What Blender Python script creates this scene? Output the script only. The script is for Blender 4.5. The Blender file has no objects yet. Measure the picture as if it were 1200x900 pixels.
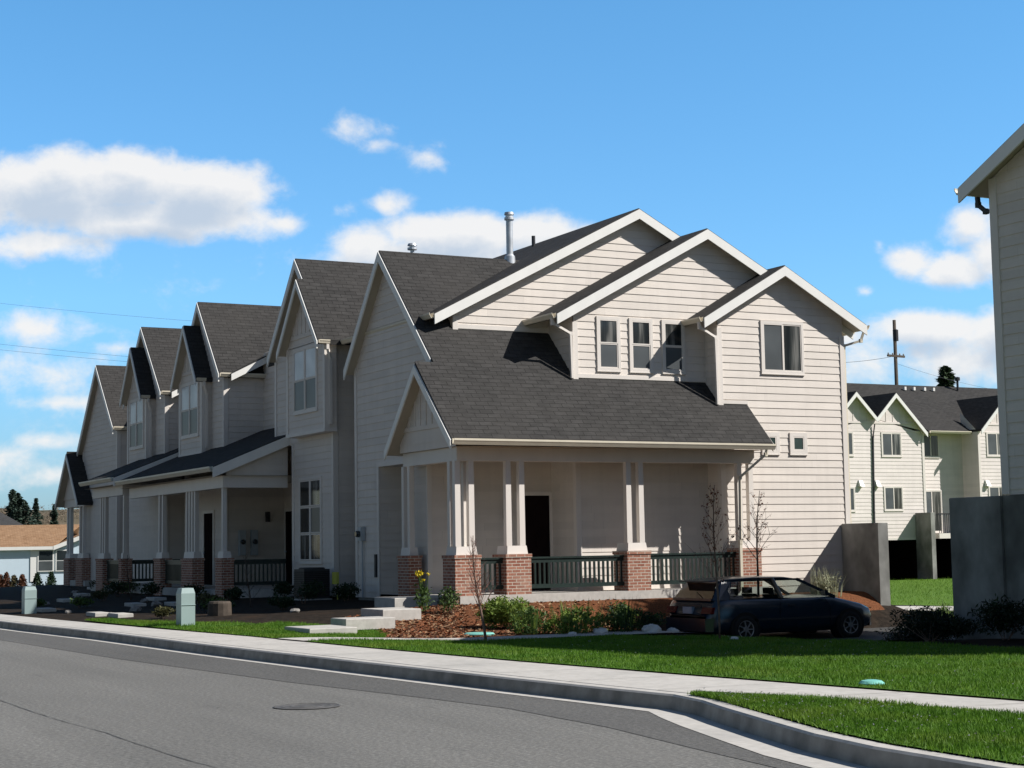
import bpy, math, random
import numpy as np
from mathutils import Vector as V, Matrix
random.seed(7); RNG = np.random.default_rng(7)
S = bpy.context.scene
COL = S.collection
PI = math.pi

# ------------------------------------------------------------------ materials
MATS = {}
def nodes(name):
    m = bpy.data.materials.new(name); m.use_nodes = True
    nt = m.node_tree; b = nt.nodes['Principled BSDF']
    MATS[name] = m
    return m, nt, b
def N(nt, t, **kw):
    n = nt.nodes.new(t)
    for k, v in kw.items():
        if k in ('inp',):
            for kk, vv in v.items(): n.inputs[kk].default_value = vv
        else: setattr(n, k, v)
    return n
def ramp(nt, fac, stops):
    r = nt.nodes.new('ShaderNodeValToRGB')
    e = r.color_ramp.elements
    e[0].position, e[0].color = stops[0][0], (*stops[0][1], 1)
    e[1].position, e[1].color = stops[-1][0], (*stops[-1][1], 1)
    for p, c in stops[1:-1]:
        x = e.new(p); x.color = (*c, 1)
    nt.links.new(fac, r.inputs[0])
    return r.outputs[0]
def noise(nt, vec, scale, detail=4, rough=.55):
    n = N(nt, 'ShaderNodeTexNoise', inp={'Scale': scale, 'Detail': detail, 'Roughness': rough})
    if vec is not None: nt.links.new(vec, n.inputs['Vector'])
    return n.outputs['Fac']
def pos(nt): return nt.nodes.new('ShaderNodeNewGeometry').outputs['Position']
def bump(nt, b, h, dist=.01, strength=1.0, prev=None):
    n = N(nt, 'ShaderNodeBump', inp={'Distance': dist, 'Strength': strength})
    nt.links.new(h, n.inputs['Height'])
    if prev: nt.links.new(prev, n.inputs['Normal'])
    nt.links.new(n.outputs[0], b.inputs['Normal'])
    return n.outputs[0]
def scalev(nt, vec, s):
    m = N(nt, 'ShaderNodeMapping'); m.inputs['Scale'].default_value = s
    nt.links.new(vec, m.inputs[0]); return m.outputs[0]
def mat_noise(name, c0, c1, scale, rough=.8, bdist=0, detail=5, spec=.3, stretch=None, c2=None, s2=None, f2=.4, metal=0):
    m, nt, b = nodes(name)
    p = pos(nt)
    if stretch: p = scalev(nt, p, stretch)
    f = noise(nt, p, scale, detail)
    col = ramp(nt, f, [(.3, c0), (.7, c1)])
    if c2:
        g = noise(nt, pos(nt), s2, 3)
        fr = N(nt, 'ShaderNodeMapRange', inp={1: .5, 2: .75, 3: 0, 4: f2}); nt.links.new(g, fr.inputs[0])
        mx = N(nt, 'ShaderNodeMix', data_type='RGBA'); nt.links.new(fr.outputs[0], mx.inputs[0])
        nt.links.new(col, mx.inputs[6]); mx.inputs[7].default_value = (*c2, 1); col = mx.outputs[2]
    nt.links.new(col, b.inputs['Base Color'])
    b.inputs['Roughness'].default_value = rough; b.inputs['Specular IOR Level'].default_value = spec
    b.inputs['Metallic'].default_value = metal
    if bdist: bump(nt, b, f, bdist)
    return m
def sc(c, k): return tuple(x*k for x in c)
def mat_paint(name, c, rough=.55, var=.08, scale=2.5, spec=.35, stretch=(1, 1, .35)):
    return mat_noise(name, sc(c, 1-var), sc(c, 1+var*.6), scale, rough, 0, 6, spec, stretch)

SID = (.705, .645, .582)
def mk_siding(name, c, joint=1.0):
    m, nt, b = nodes(name); L = nt.links.new
    p = pos(nt); sx = N(nt, 'ShaderNodeSeparateXYZ'); L(p, sx.inputs[0])
    def Mt(op, a, b_=None):
        n = N(nt, 'ShaderNodeMath', operation=op)
        for i, x in enumerate((a, b_)):
            if x is None: continue
            if isinstance(x, (int, float)): n.inputs[i].default_value = x
            else: L(x, n.inputs[i])
        return n.outputs[0]
    row = Mt('FLOOR', Mt('DIVIDE', sx.outputs[2], .178))
    w = N(nt, 'ShaderNodeTexWhiteNoise', noise_dimensions='1D'); L(row, w.inputs['W'])
    al = Mt('ADD', Mt('DIVIDE', Mt('ADD', sx.outputs[0], sx.outputs[1]), 3.66), Mt('MULTIPLY', w.outputs['Value'], 7.3))
    cell = Mt('FLOOR', al); fr = Mt('FRACT', al)
    cv = N(nt, 'ShaderNodeCombineXYZ'); L(cell, cv.inputs[0]); L(row, cv.inputs[1])
    w2 = N(nt, 'ShaderNodeTexWhiteNoise', noise_dimensions='2D'); L(cv.outputs[0], w2.inputs['Vector'])
    v1 = N(nt, 'ShaderNodeMapRange', inp={1: 0, 2: 1, 3: .955, 4: 1.03}); L(w2.outputs['Value'], v1.inputs[0])
    f = noise(nt, scalev(nt, p, (1, 1, 3)), 1.3, 6); v2 = N(nt, 'ShaderNodeMapRange', inp={1: .3, 2: .7, 3: .955, 4: 1.035}); L(f, v2.inputs[0])
    g_ = noise(nt, scalev(nt, p, (5, 5, .35)), 1.0, 4); v3 = N(nt, 'ShaderNodeMapRange', inp={1: .45, 2: .8, 3: 1.0, 4: .93}); L(g_, v3.inputs[0])
    j = Mt('SUBTRACT', 1, Mt('MULTIPLY', Mt('LESS_THAN', fr, .0014), .3*joint))
    k = Mt('MULTIPLY', Mt('MULTIPLY', v1.outputs[0], v2.outputs[0]), Mt('MULTIPLY', v3.outputs[0], j))
    sc_ = N(nt, 'ShaderNodeVectorMath', operation='SCALE'); sc_.inputs[0].default_value = c; L(k, sc_.inputs['Scale'])
    L(sc_.outputs[0], b.inputs['Base Color']); b.inputs['Roughness'].default_value = .62; b.inputs['Specular IOR Level'].default_value = .25
    bump(nt, b, noise(nt, scalev(nt, p, (2, 2, 14)), 3, 4), .0015)
    return m
siding = mk_siding('siding', SID)
siding2 = mk_siding('siding_far', (.73, .665, .625), 0)
trimc = mat_paint('trim_cream', (.72, .67, .615), .5, .05)
white = mat_paint('fascia_white', (.80, .79, .75), .45, .05)
gutterm = mat_paint('gutter_cream', (.66, .60, .48), .4, .06, 3, .4)
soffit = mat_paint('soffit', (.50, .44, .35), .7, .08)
greenrail = mat_paint('rail_dark_green', (.016, .030, .026), .4, .2, 6, .5)
doorm = mat_paint('door_dark', (.014, .009, .009), .95, .2, 4, .03)
concrete = mat_noise('concrete_pale', (.43, .41, .375), (.54, .515, .475), 9, .85, .002, 8, .2, None, (.34, .33, .31), .7, .5)
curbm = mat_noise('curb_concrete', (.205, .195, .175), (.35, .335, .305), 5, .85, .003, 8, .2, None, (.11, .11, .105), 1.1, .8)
wallconc = mat_noise('cast_concrete', (.135, .135, .122), (.31, .31, .29), 1.8, .8, .003, 9, .25, (1, 1, .6), (.085, .085, .078), 1.1, .8)
metal = mat_noise('galvanised', (.50, .53, .56), (.68, .71, .74), 6, .4, 0, 3, .5, None, None, None, .4, .45)
darkmetal = mat_paint('dark_metal', (.035, .036, .04), .5, .2, 5)
ironm = mat_noise('cast_iron', (.075, .073, .068), (.125, .12, .115), 14, .7, .002, 4, .3)
blackm = mat_paint('black_void', (.008, .008, .009), .7, .2, 3)
plasticgreen = mat_paint('utility_plastic', (.30, .39, .38), .5, .06, 3)
tealm = mat_paint('teal_lid', (.20, .52, .45), .5, .06, 4)
meterg = mat_paint('meter_grey', (.42, .46, .48), .45, .08, 3)
woodpole = mat_noise('pole_wood', (.06, .05, .042), (.13, .11, .09), 6, .9, 0, 4, .1, (4, 4, .5))
bark = mat_noise('bark', (.10, .065, .05), (.24, .17, .135), 14, .9, .004, 5, .1)
barkd = mat_noise('bark_dark', (.045, .035, .03), (.11, .09, .075), 14, .9, .004, 5, .1)
twigm = mat_noise('twig_red', (.13, .06, .05), (.22, .12, .09), 9, .8)
cable = mat_paint('cable', (.10, .11, .13), .6, .1)

def mk_brick():
    m, nt, b = nodes('brick')
    uv = nt.nodes.new('ShaderNodeUVMap').outputs[0]
    bt = N(nt, 'ShaderNodeTexBrick', inp={'Scale': 1, 'Mortar Size': .0085, 'Mortar Smooth': .15, 'Bias': -.1, 'Brick Width': .205, 'Row Height': .0677})
    bt.inputs['Color1'].default_value = (.26, .095, .058, 1); bt.inputs['Color2'].default_value = (.40, .19, .125, 1)
    bt.inputs['Mortar'].default_value = (.56, .49, .41, 1)
    nt.links.new(uv, bt.inputs['Vector'])
    f = noise(nt, pos(nt), 22, 4)
    mr = N(nt, 'ShaderNodeMapRange', inp={1: .25, 2: .75, 3: .72, 4: 1.2}); nt.links.new(f, mr.inputs[0])
    mx = N(nt, 'ShaderNodeMix', data_type='RGBA', blend_type='MULTIPLY'); mx.inputs[0].default_value = 1
    nt.links.new(bt.outputs[0], mx.inputs[6]); nt.links.new(mr.outputs[0], mx.inputs[7])
    # dusty efflorescence in uneven patches
    g = noise(nt, pos(nt), 2.2, 5)
    g2 = N(nt, 'ShaderNodeMapRange', inp={1: .5, 2: .8, 3: 0, 4: .4}); nt.links.new(g, g2.inputs[0])
    mx2 = N(nt, 'ShaderNodeMix', data_type='RGBA'); nt.links.new(g2.outputs[0], mx2.inputs[0])
    nt.links.new(mx.outputs[2], mx2.inputs[6]); mx2.inputs[7].default_value = (.46, .36, .28, 1)
    nt.links.new(mx2.outputs[2], b.inputs['Base Color']); b.inputs['Roughness'].default_value = .85
    inv = N(nt, 'ShaderNodeMath', operation='SUBTRACT'); inv.inputs[0].default_value = 1; nt.links.new(bt.outputs['Fac'], inv.inputs[1])
    bump(nt, b, inv.outputs[0], .006)
    return m
brick = mk_brick()
def mk_shingle(name, c0, c1, c2):
    m, nt, b = nodes(name)
    uv = nt.nodes.new('ShaderNodeUVMap').outputs[0]
    bt = N(nt, 'ShaderNodeTexBrick', inp={'Scale': 1, 'Mortar Size': .007, 'Mortar Smooth': .3, 'Bias': 0, 'Brick Width': .31, 'Row Height': .135})
    bt.inputs['Color1'].default_value = (*c0, 1); bt.inputs['Color2'].default_value = (*c1, 1); bt.inputs['Mortar'].default_value = (*sc(c0, .45), 1)
    nt.links.new(uv, bt.inputs['Vector'])
    f = noise(nt, scalev(nt, uv, (3.2, 7.4, 1)), 1.0, 2)
    mr = N(nt, 'ShaderNodeMapRange', inp={1: .3, 2: .7, 3: .8, 4: 1.2}); nt.links.new(f, mr.inputs[0])
    mx = N(nt, 'ShaderNodeMix', data_type='RGBA', blend_type='MULTIPLY'); mx.inputs[0].default_value = 1
    nt.links.new(bt.outputs[0], mx.inputs[6]); nt.links.new(mr.outputs[0], mx.inputs[7])
    g = noise(nt, pos(nt), .6, 5)
    g2 = N(nt, 'ShaderNodeMapRange', inp={1: .4, 2: .75, 3: 0, 4: .5}); nt.links.new(g, g2.inputs[0])
    mx2 = N(nt, 'ShaderNodeMix', data_type='RGBA'); nt.links.new(g2.outputs[0], mx2.inputs[0])
    nt.links.new(mx.outputs[2], mx2.inputs[6]); mx2.inputs[7].default_value = (*c2, 1)
    h = noise(nt, pos(nt), 90, 2)
    mx3 = N(nt, 'ShaderNodeMix', data_type='RGBA', blend_type='MULTIPLY'); mx3.inputs[0].default_value = .5
    nt.links.new(mx2.outputs[2], mx3.inputs[6]); nt.links.new(h, mx3.inputs[7])
    nt.links.new(mx3.outputs[2], b.inputs['Base Color']); b.inputs['Roughness'].default_value = .92; b.inputs['Specular IOR Level'].default_value = .15
    inv = N(nt, 'ShaderNodeMath', operation='SUBTRACT'); inv.inputs[0].default_value = 1; nt.links.new(bt.outputs['Fac'], inv.inputs[1])
    bump(nt, b, inv.outputs[0], .007)
    return m
shingle = mk_shingle('shingle_charcoal', (.054, .0525, .051), (.068, .066, .064), (.078, .073, .068))
shingle_b = mk_shingle('shingle_brown', (.34, .20, .11), (.46, .29, .17), (.42, .26, .15))
def mk_glass(name, c, rough=.06):
    m, nt, b = nodes(name)
    f = noise(nt, pos(nt), .9, 2)
    nt.links.new(ramp(nt, f, [(.3, sc(c, .7)), (.7, sc(c, 1.3))]), b.inputs['Base Color'])
    b.inputs['Roughness'].default_value = rough; b.inputs['Specular IOR Level'].default_value = .6
    bump(nt, b, noise(nt, pos(nt), 1.3, 1), .004)
    return m
glass = mk_glass('glass_dark', (.022, .028, .03))
glass_g = mk_glass('glass_greenish', (.05, .075, .07))
def mk_curtain():
    m, nt, b = nodes('glass_with_curtain')
    p = scalev(nt, pos(nt), (3.2, 3.2, .25)); f = noise(nt, p, 1.4, 3)
    nt.links.new(ramp(nt, f, [(.40, (.018, .022, .024)), (.52, (.04, .045, .045)), (.62, (.17, .17, .16))]), b.inputs['Base Color'])
    b.inputs['Roughness'].default_value = .08; b.inputs['Specular IOR Level'].default_value = .6
    bump(nt, b, noise(nt, pos(nt), 1.3, 1), .004)
    return m
glass_c = mk_curtain()
screen = mk_glass('window_screen', (.075, .085, .09), .35)
blind = mk_glass('window_blind', (.62, .64, .66), .25)
def mk_carglass():
    m, nt, b = nodes('car_glass')
    t = N(nt, 'ShaderNodeBsdfTransparent'); t.inputs[0].default_value = (.72, .78, .76, 1)
    g = N(nt, 'ShaderNodeBsdfGlossy'); g.inputs['Roughness'].default_value = .03
    fr = N(nt, 'ShaderNodeFresnel', inp={'IOR': 1.5}); mx = N(nt, 'ShaderNodeMixShader')
    nt.links.new(fr.outputs[0], mx.inputs[0]); nt.links.new(t.outputs[0], mx.inputs[1]); nt.links.new(g.outputs[0], mx.inputs[2])
    nt.links.new(mx.outputs[0], nt.nodes['Material Output'].inputs[0])
    return m
carglass = mk_carglass()
def mk_car():
    m, nt, b = nodes('car_paint_blue')
    f = noise(nt, pos(nt), 5, 4)
    nt.links.new(ramp(nt, f, [(.3, (.003, .014, .028)), (.7, (.005, .020, .040))]), b.inputs['Base Color'])
    b.inputs['Roughness'].default_value = .28; b.inputs['Coat Weight'].default_value = .6; b.inputs['Coat Roughness'].default_value = .08
    return m
carpaint = mk_car()
tyre = mat_paint('tyre', (.015, .015, .015), .85, .2, 8)
rimm = mat_noise('rim', (.3, .31, .32), (.5, .5, .5), 8, .35, 0, 3, .5, None, None, None, .4, .6)
redlight = mat_paint('red_lens', (.09, .008, .008), .15, .1)
amber = mat_paint('amber_lens', (.45, .16, .03), .15, .1)
clearlens = mat_paint('clear_lens', (.55, .58, .6), .1, .05)
platem = mat_paint('plate', (.25, .33, .45), .4, .1, 9)
seatm = mat_paint('seat_fabric', (.03, .03, .033), .9, .2, 9)

def mk_asphalt(name, lo, hi):
    m, nt, b = nodes(name)
    p = pos(nt)
    f = noise(nt, p, 24, 5, .85)
    c = ramp(nt, f, [(.26, sc(lo, .35)), (.5, sc(lo, 1.0)), (.74, sc(hi, 1.75))])
    g = noise(nt, scalev(nt, p, (.25, 1, 1)), .55, 5)
    mr = N(nt, 'ShaderNodeMapRange', inp={1: .3, 2: .7, 3: .86, 4: 1.12}); nt.links.new(g, mr.inputs[0])
    mx = N(nt, 'ShaderNodeMix', data_type='RGBA', blend_type='MULTIPLY'); mx.inputs[0].default_value = 1
    nt.links.new(c, mx.inputs[6]); nt.links.new(mr.outputs[0], mx.inputs[7])
    st = noise(nt, scalev(nt, p, (.5, 1.1, 1)), 1.7, 6, .65); sr = N(nt, 'ShaderNodeMapRange', inp={1: .60, 2: .74, 3: 1, 4: .80}); nt.links.new(st, sr.inputs[0])
    tw = noise(nt, scalev(nt, p, (.06, 1.4, 1)), 1.0, 3); tr = N(nt, 'ShaderNodeMapRange', inp={1: .38, 2: .66, 3: 1.06, 4: .93}); nt.links.new(tw, tr.inputs[0])
    ml = N(nt, 'ShaderNodeMath', operation='MULTIPLY'); nt.links.new(sr.outputs[0], ml.inputs[0]); nt.links.new(tr.outputs[0], ml.inputs[1])
    m2 = N(nt, 'ShaderNodeMix', data_type='RGBA', blend_type='MULTIPLY'); m2.inputs[0].default_value = 1; nt.links.new(mx.outputs[2], m2.inputs[6]); nt.links.new(ml.outputs[0], m2.inputs[7])
    nt.links.new(m2.outputs[2], b.inputs['Base Color']); b.inputs['Roughness'].default_value = .88
    bump(nt, b, f, .006)
    return m
asphalt = mk_asphalt('asphalt', (.140, .136, .124), (.178, .172, .157))
asphalt2 = mk_asphalt('asphalt_patch', (.094, .091, .084), (.118, .114, .105))
asphalt3 = mk_asphalt('asphalt_dark', (.040, .039, .037), (.058, .056, .053))  # driveway copy of the asphalt, darkened to deepen the shade there
tar = mat_paint('tar_seam', (.09, .087, .08), .7, .2, 12)
soil = mat_noise('soil', (.010, .008, .006), (.036, .027, .020), 7, .95, .03, 9, .1, None, (.05, .03, .018), 1.1, .6)  # base colour darkened to near black in place of shade on the yards
mulchm = mat_noise('mulch_ground', (.085, .032, .014), (.21, .085, .04), 26, .95, .02, 8, .1)
chipm = [mat_noise('bark_chip_%s' % n, sc(c, .6), c, 30, .9) for n, c in (('red', (.24, .085, .035)), ('tan', (.40, .25, .14)), ('dark', (.09, .04, .022)))]
grassm = mat_noise('lawn_ground', (.035, .085, .010), (.07, .15, .018), 14, .9, .02, 6, .1, None, (.05, .09, .016), 1.5, .6)
lawnb = mat_noise('back_lawn_grass', (.06, .13, .016), (.12, .21, .03), 6, .9, .02, 6, .1)
def leafmat(name, c0, c1, scale=3, trans=.25):
    m, nt, b = nodes(name)
    f = noise(nt, pos(nt), scale, 4)
    c = ramp(nt, f, [(.3, c0), (.7, c1)])
    nt.links.new(c, b.inputs['Base Color']); b.inputs['Roughness'].default_value = .6; b.inputs['Specular IOR Level'].default_value = .3
    tl = N(nt, 'ShaderNodeBsdfTranslucent'); nt.links.new(c, tl.inputs[0])
    mx = N(nt, 'ShaderNodeMixShader'); mx.inputs[0].default_value = trans
    nt.links.new(b.outputs[0], mx.inputs[1]); nt.links.new(tl.outputs[0], mx.inputs[2]); nt.links.new(mx.outputs[0], nt.nodes['Material Output'].inputs[0])
    return m
def mk_blade():
    m, nt, b = nodes('grass_blade'); L = nt.links.new
    p = pos(nt); f = noise(nt, p, 3.2, 5); c = ramp(nt, f, [(.28, (.055, .135, .010)), (.5, (.095, .205, .016)), (.72, (.15, .27, .03))])
    g_ = noise(nt, p, .75, 4); mr = N(nt, 'ShaderNodeMapRange', inp={1: .48, 2: .72, 3: 0, 4: .55}); L(g_, mr.inputs[0])
    mx = N(nt, 'ShaderNodeMix', data_type='RGBA'); L(mr.outputs[0], mx.inputs[0]); L(c, mx.inputs[6]); mx.inputs[7].default_value = (.20, .26, .035, 1)
    h = noise(nt, p, 60, 2); m3 = N(nt, 'ShaderNodeMapRange', inp={1: .3, 2: .7, 3: .7, 4: 1.3}); L(h, m3.inputs[0])
    m4 = N(nt, 'ShaderNodeMix', data_type='RGBA', blend_type='MULTIPLY'); m4.inputs[0].default_value = 1; L(mx.outputs[2], m4.inputs[6]); L(m3.outputs[0], m4.inputs[7])
    L(m4.outputs[2], b.inputs['Base Color']); b.inputs['Roughness'].default_value = .6; b.inputs['Specular IOR Level'].default_value = .25
    tl = N(nt, 'ShaderNodeBsdfTranslucent'); L(m4.outputs[2], tl.inputs[0]); ms = N(nt, 'ShaderNodeMixShader'); ms.inputs[0].default_value = .35
    L(b.outputs[0], ms.inputs[1]); L(tl.outputs[0], ms.inputs[2]); L(ms.outputs[0], nt.nodes['Material Output'].inputs[0])
    return m
bladem = mk_blade()
leaf_bright = leafmat('leaf_bright', (.09, .16, .025), (.22, .29, .05), 9)
leaf_mid = leafmat('leaf_mid', (.035, .08, .02), (.11, .17, .04), 9)
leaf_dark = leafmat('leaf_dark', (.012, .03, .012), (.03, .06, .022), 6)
leaf_deep = leafmat('leaf_deep', (.006, .014, .007), (.014, .028, .012), 6)  # near-black leaf tone, deepens the shade beside the right hand house
leaf_olive = leafmat('leaf_olive', (.05, .055, .02), (.10, .095, .035), 7)
rockm = mat_noise('rock_grey', (.16, .15, .14), (.38, .36, .33), 9, .9, .006, 6, .1)
leaf_pale = leafmat('leaf_pale', (.20, .22, .13), (.36, .36, .24), 6)
leaf_red = leafmat('leaf_red', (.13, .05, .035), (.22, .09, .05), 6)
leaf_yellow = leafmat('petal_yellow', (.62, .48, .02), (.75, .62, .05), 6)
fir_m = leafmat('fir_needles', (.024, .046, .022), (.055, .09, .04), 1.2, .1)
fir_far = leafmat('fir_needles_far', (.028, .05, .04), (.055, .085, .06), .6, .1)
cypress_m = leafmat('cypress', (.05, .05, .022), (.10, .075, .035), 5, .1)
cypress_r = leafmat('cypress_bronze', (.10, .042, .025), (.17, .075, .04), 5, .1)
bare_far = mat_noise('bare_wood_far', (.13, .10, .075), (.24, .19, .14), .4, .95)
hillm = mat_noise('hill_scrub', (.085, .075, .05), (.16, .13, .09), .08, .95, 0, 6, .1, None, (.045, .06, .03), .05, .7)
farground = mat_noise('yard_ground', (.045, .052, .024), (.085, .08, .045), .5, .95, 0, 6, .1, None, (.10, .08, .055), .12, .8)
bluesid = mat_paint('siding_pale_blue', (.58, .70, .78), .6, .04, 2)
tansid = mat_paint('siding_tan', (.50, .46, .36), .6, .06, 2)
whitep = mat_paint('rock_white', (.62, .60, .57), .8, .1, 6)
labelm = mat_paint('yellow_tag', (.55, .55, .10), .5, .1)
stumpm = mat_noise('box_brown', (.05, .04, .03), (.09, .07, .055), 8, .8)

# ------------------------------------------------------------------ mesh builder
class MB:
    def __init__(s): s.v = []; s.f = []; s.m = []; s.smooth = False; s.cuts = None
    def compact(s):
        idx = {}; v = []; f = []
        for q in s.f:
            for i in q:
                if i not in idx: idx[i] = len(v); v.append(s.v[i])
            f.append(tuple(idx[i] for i in q))
        s.v, s.f = v, f
        return s
    def face(s, pts, m=0):
        i = len(s.v); s.v += [tuple(p) for p in pts]; s.f.append(tuple(range(i, i+len(pts)))); s.m.append(m)
    def hexa(s, b, t, m=0, mt=None, mb_=None):
        """b, t: matching loops (bottom ccw from above, top)"""
        n = len(b)
        s.face(t, m if mt is None else mt); s.face(list(reversed(b)), m if mb_ is None else mb_)
        for i in range(n):
            j = (i+1) % n
            s.face([b[i], b[j], t[j], t[i]], m)
    def box(s, x0, x1, y0, y1, z0, z1, m=0):
        if x0 > x1: x0, x1 = x1, x0
        if y0 > y1: y0, y1 = y1, y0
        if z0 > z1: z0, z1 = z1, z0
        b = [(x0, y0, z0), (x1, y0, z0), (x1, y1, z0), (x0, y1, z0)]
        s.hexa(b, [(p[0], p[1], z1) for p in b], m)
    def bar(s, p, q, w, h, m=0, up=(0, 0, 1)):
        """rectangular bar from p to q, w across, h along up"""
        p, q, up = V(p), V(q), V(up); d = (q-p).normalized(); a = d.cross(up)
        if a.length < 1e-4: a = d.cross(V((1, 0, 0)))
        a.normalize(); u = a.cross(d).normalized()
        c = [(-w/2, -h/2), (w/2, -h/2), (w/2, h/2), (-w/2, h/2)]
        s.hexa([p+a*x+u*y for x, y in c], [q+a*x+u*y for x, y in c], m)
    def board(s, p, q, h, t, out, m=0):
        """fascia: top edge p-q, hangs h below, t thick toward out"""
        p, q, o = V(p), V(q), V(out)*t; d = V((0, 0, -h))
        b = [p+d, q+d, q+d+o, p+d+o]; tt = [p, q, q+o, p+o]
        s.hexa(b, tt, m)
    def tube(s, pts, r, n=8, m=0, r1=None, cap=True):
        pts = [V(p) for p in pts]; rings = []
        L = len(pts)
        for i, p in enumerate(pts):
            d = (pts[min(i+1, L-1)]-pts[max(i-1, 0)]).normalized()
            a = d.cross(V((0, 0, 1)))
            if a.length < 1e-3: a = d.cross(V((1, 0, 0)))
            a.normalize(); b = d.cross(a)
            rr = r if r1 is None else r+(r1-r)*i/max(1, L-1)
            rings.append([p+a*rr*math.cos(2*PI*k/n)+b*rr*math.sin(2*PI*k/n) for k in range(n)])
        i0 = len(s.v)
        for R in rings: s.v += [tuple(p) for p in R]
        for i in range(L-1):
            for k in range(n):
                k2 = (k+1) % n
                s.f.append((i0+i*n+k, i0+i*n+k2, i0+(i+1)*n+k2, i0+(i+1)*n+k)); s.m.append(m)
        if cap:
            s.f.append(tuple(i0+k for k in reversed(range(n)))); s.m.append(m)
            s.f.append(tuple(i0+(L-1)*n+k for k in range(n))); s.m.append(m)
    def lathe(s, c, prof, n=16, m=0, axis='z'):
        """prof: (r, h) pairs"""
        def P(r, h, a):
            x, y = r*math.cos(a), r*math.sin(a)
            if axis == 'z': return (c[0]+x, c[1]+y, c[2]+h)
            if axis == 'x': return (c[0]+h, c[1]+x, c[2]+y)
            return (c[0]+x, c[1]+h, c[2]+y)
        i0 = len(s.v)
        for r, h in prof: s.v += [P(r, h, 2*PI*k/n) for k in range(n)]
        for i in range(len(prof)-1):
            for k in range(n):
                k2 = (k+1) % n
                s.f.append((i0+i*n+k, i0+i*n+k2, i0+(i+1)*n+k2, i0+(i+1)*n+k)); s.m.append(m)
        s.f.append(tuple(i0+k for k in reversed(range(n)))); s.m.append(m)
        s.f.append(tuple(i0+(len(prof)-1)*n+k for k in range(n))); s.m.append(m)
    def slab(s, pts, th, m=(0, 1, 2)):
        """pts: top loop; th thick straight down"""
        b = [(p[0], p[1], p[2]-th) for p in pts]
        s.hexa(b, [tuple(p) for p in pts], m[2], m[0], m[1])
    def leaves(s, c, rad, n, size, shell=.5, aspect=.5, m=0, flat=0, rng=RNG):
        c = np.array(c); rad = np.array(rad)
        d = rng.normal(size=(n, 3)); d /= np.linalg.norm(d, axis=1)[:, None]
        r = (shell+(1-shell)*rng.random(n)**.6)
        r *= 1+.18*np.sin(d[:, 0]*5+d[:, 2]*4+c[0])
        p = c+d*r[:, None]*rad
        for q in p:
            a = rng.normal(size=3); a /= np.linalg.norm(a)
            b = np.cross(a, rng.normal(size=3)); b /= np.linalg.norm(b)
            L = size*(.6+.8*rng.random())
            a = a*L*.5; b = b*L*.5*aspect
            s.face([q-a, q+b, q+a, q-b], m)
    def build(s, name, mats, parent=None, smooth=False, kind=None):
        if getattr(s, 'cuts', None):
            cuts = s.cuts; s.cuts = None; F, M_ = s.f, s.m; o = None; used = set()
            for a, b in cuts:
                t = MB(); t.v = s.v; t.f = F[a:b]; t.m = M_[a:b]; used |= set(range(a, b)); o = t.compact().build(name, mats, parent, smooth, kind)
            rest = [i for i in range(len(F)) if i not in used]
            for k in range(0, len(rest), 6):
                t = MB(); t.v = s.v; t.f = [F[i] for i in rest[k:k+6]]; t.m = [0]*6; o = t.compact().build('wall_trim', mats, parent, smooth, kind)
            return o
        if not isinstance(mats, (list, tuple)): mats = [mats]
        off = V(BASE.get(parent.name, (0, 0, 0))) if parent else V((0, 0, 0))
        me = bpy.data.meshes.new(name)
        me.from_pydata([tuple(V(p)-off) for p in s.v], [], s.f)
        for m in mats: me.materials.append(m)
        if len(mats) > 1: me.polygons.foreach_set('material_index', s.m)
        if smooth: me.polygons.foreach_set('use_smooth', [True]*len(s.f))
        if any(m in (brick, shingle, shingle_b) for m in mats):
            uvl = me.uv_layers.new(name='UVMap').data
            for pl in me.polygons:
                n = pl.normal
                u = V((0, 0, 1)).cross(n)
                u = V((1, 0, 0)) if u.length < .05 else u.normalized()
                w = n.cross(u)
                for li in pl.loop_indices:
                    co = V(me.vertices[me.loops[li].vertex_index].co)+off
                    uvl[li].uv = (co.dot(u), co.dot(w))
        o = bpy.data.objects.new(name, me); COL.objects.link(o)
        if parent:
            o.parent = parent; BASE[o.name] = tuple(off)
        if kind: o['kind'] = kind
        return o
BASE = {}
def thing(name, label, cat, loc, group=None):
    o = bpy.data.objects.new(name, None); COL.objects.link(o); o.location = loc
    o.empty_display_size = .2
    BASE[o.name] = tuple(loc)
    o['label'] = label; o['category'] = cat
    if group: o['group'] = group
    return o
def tag(o, label, cat, group=None):
    o['label'] = label; o['category'] = cat
    if group: o['group'] = group
    return o

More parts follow.
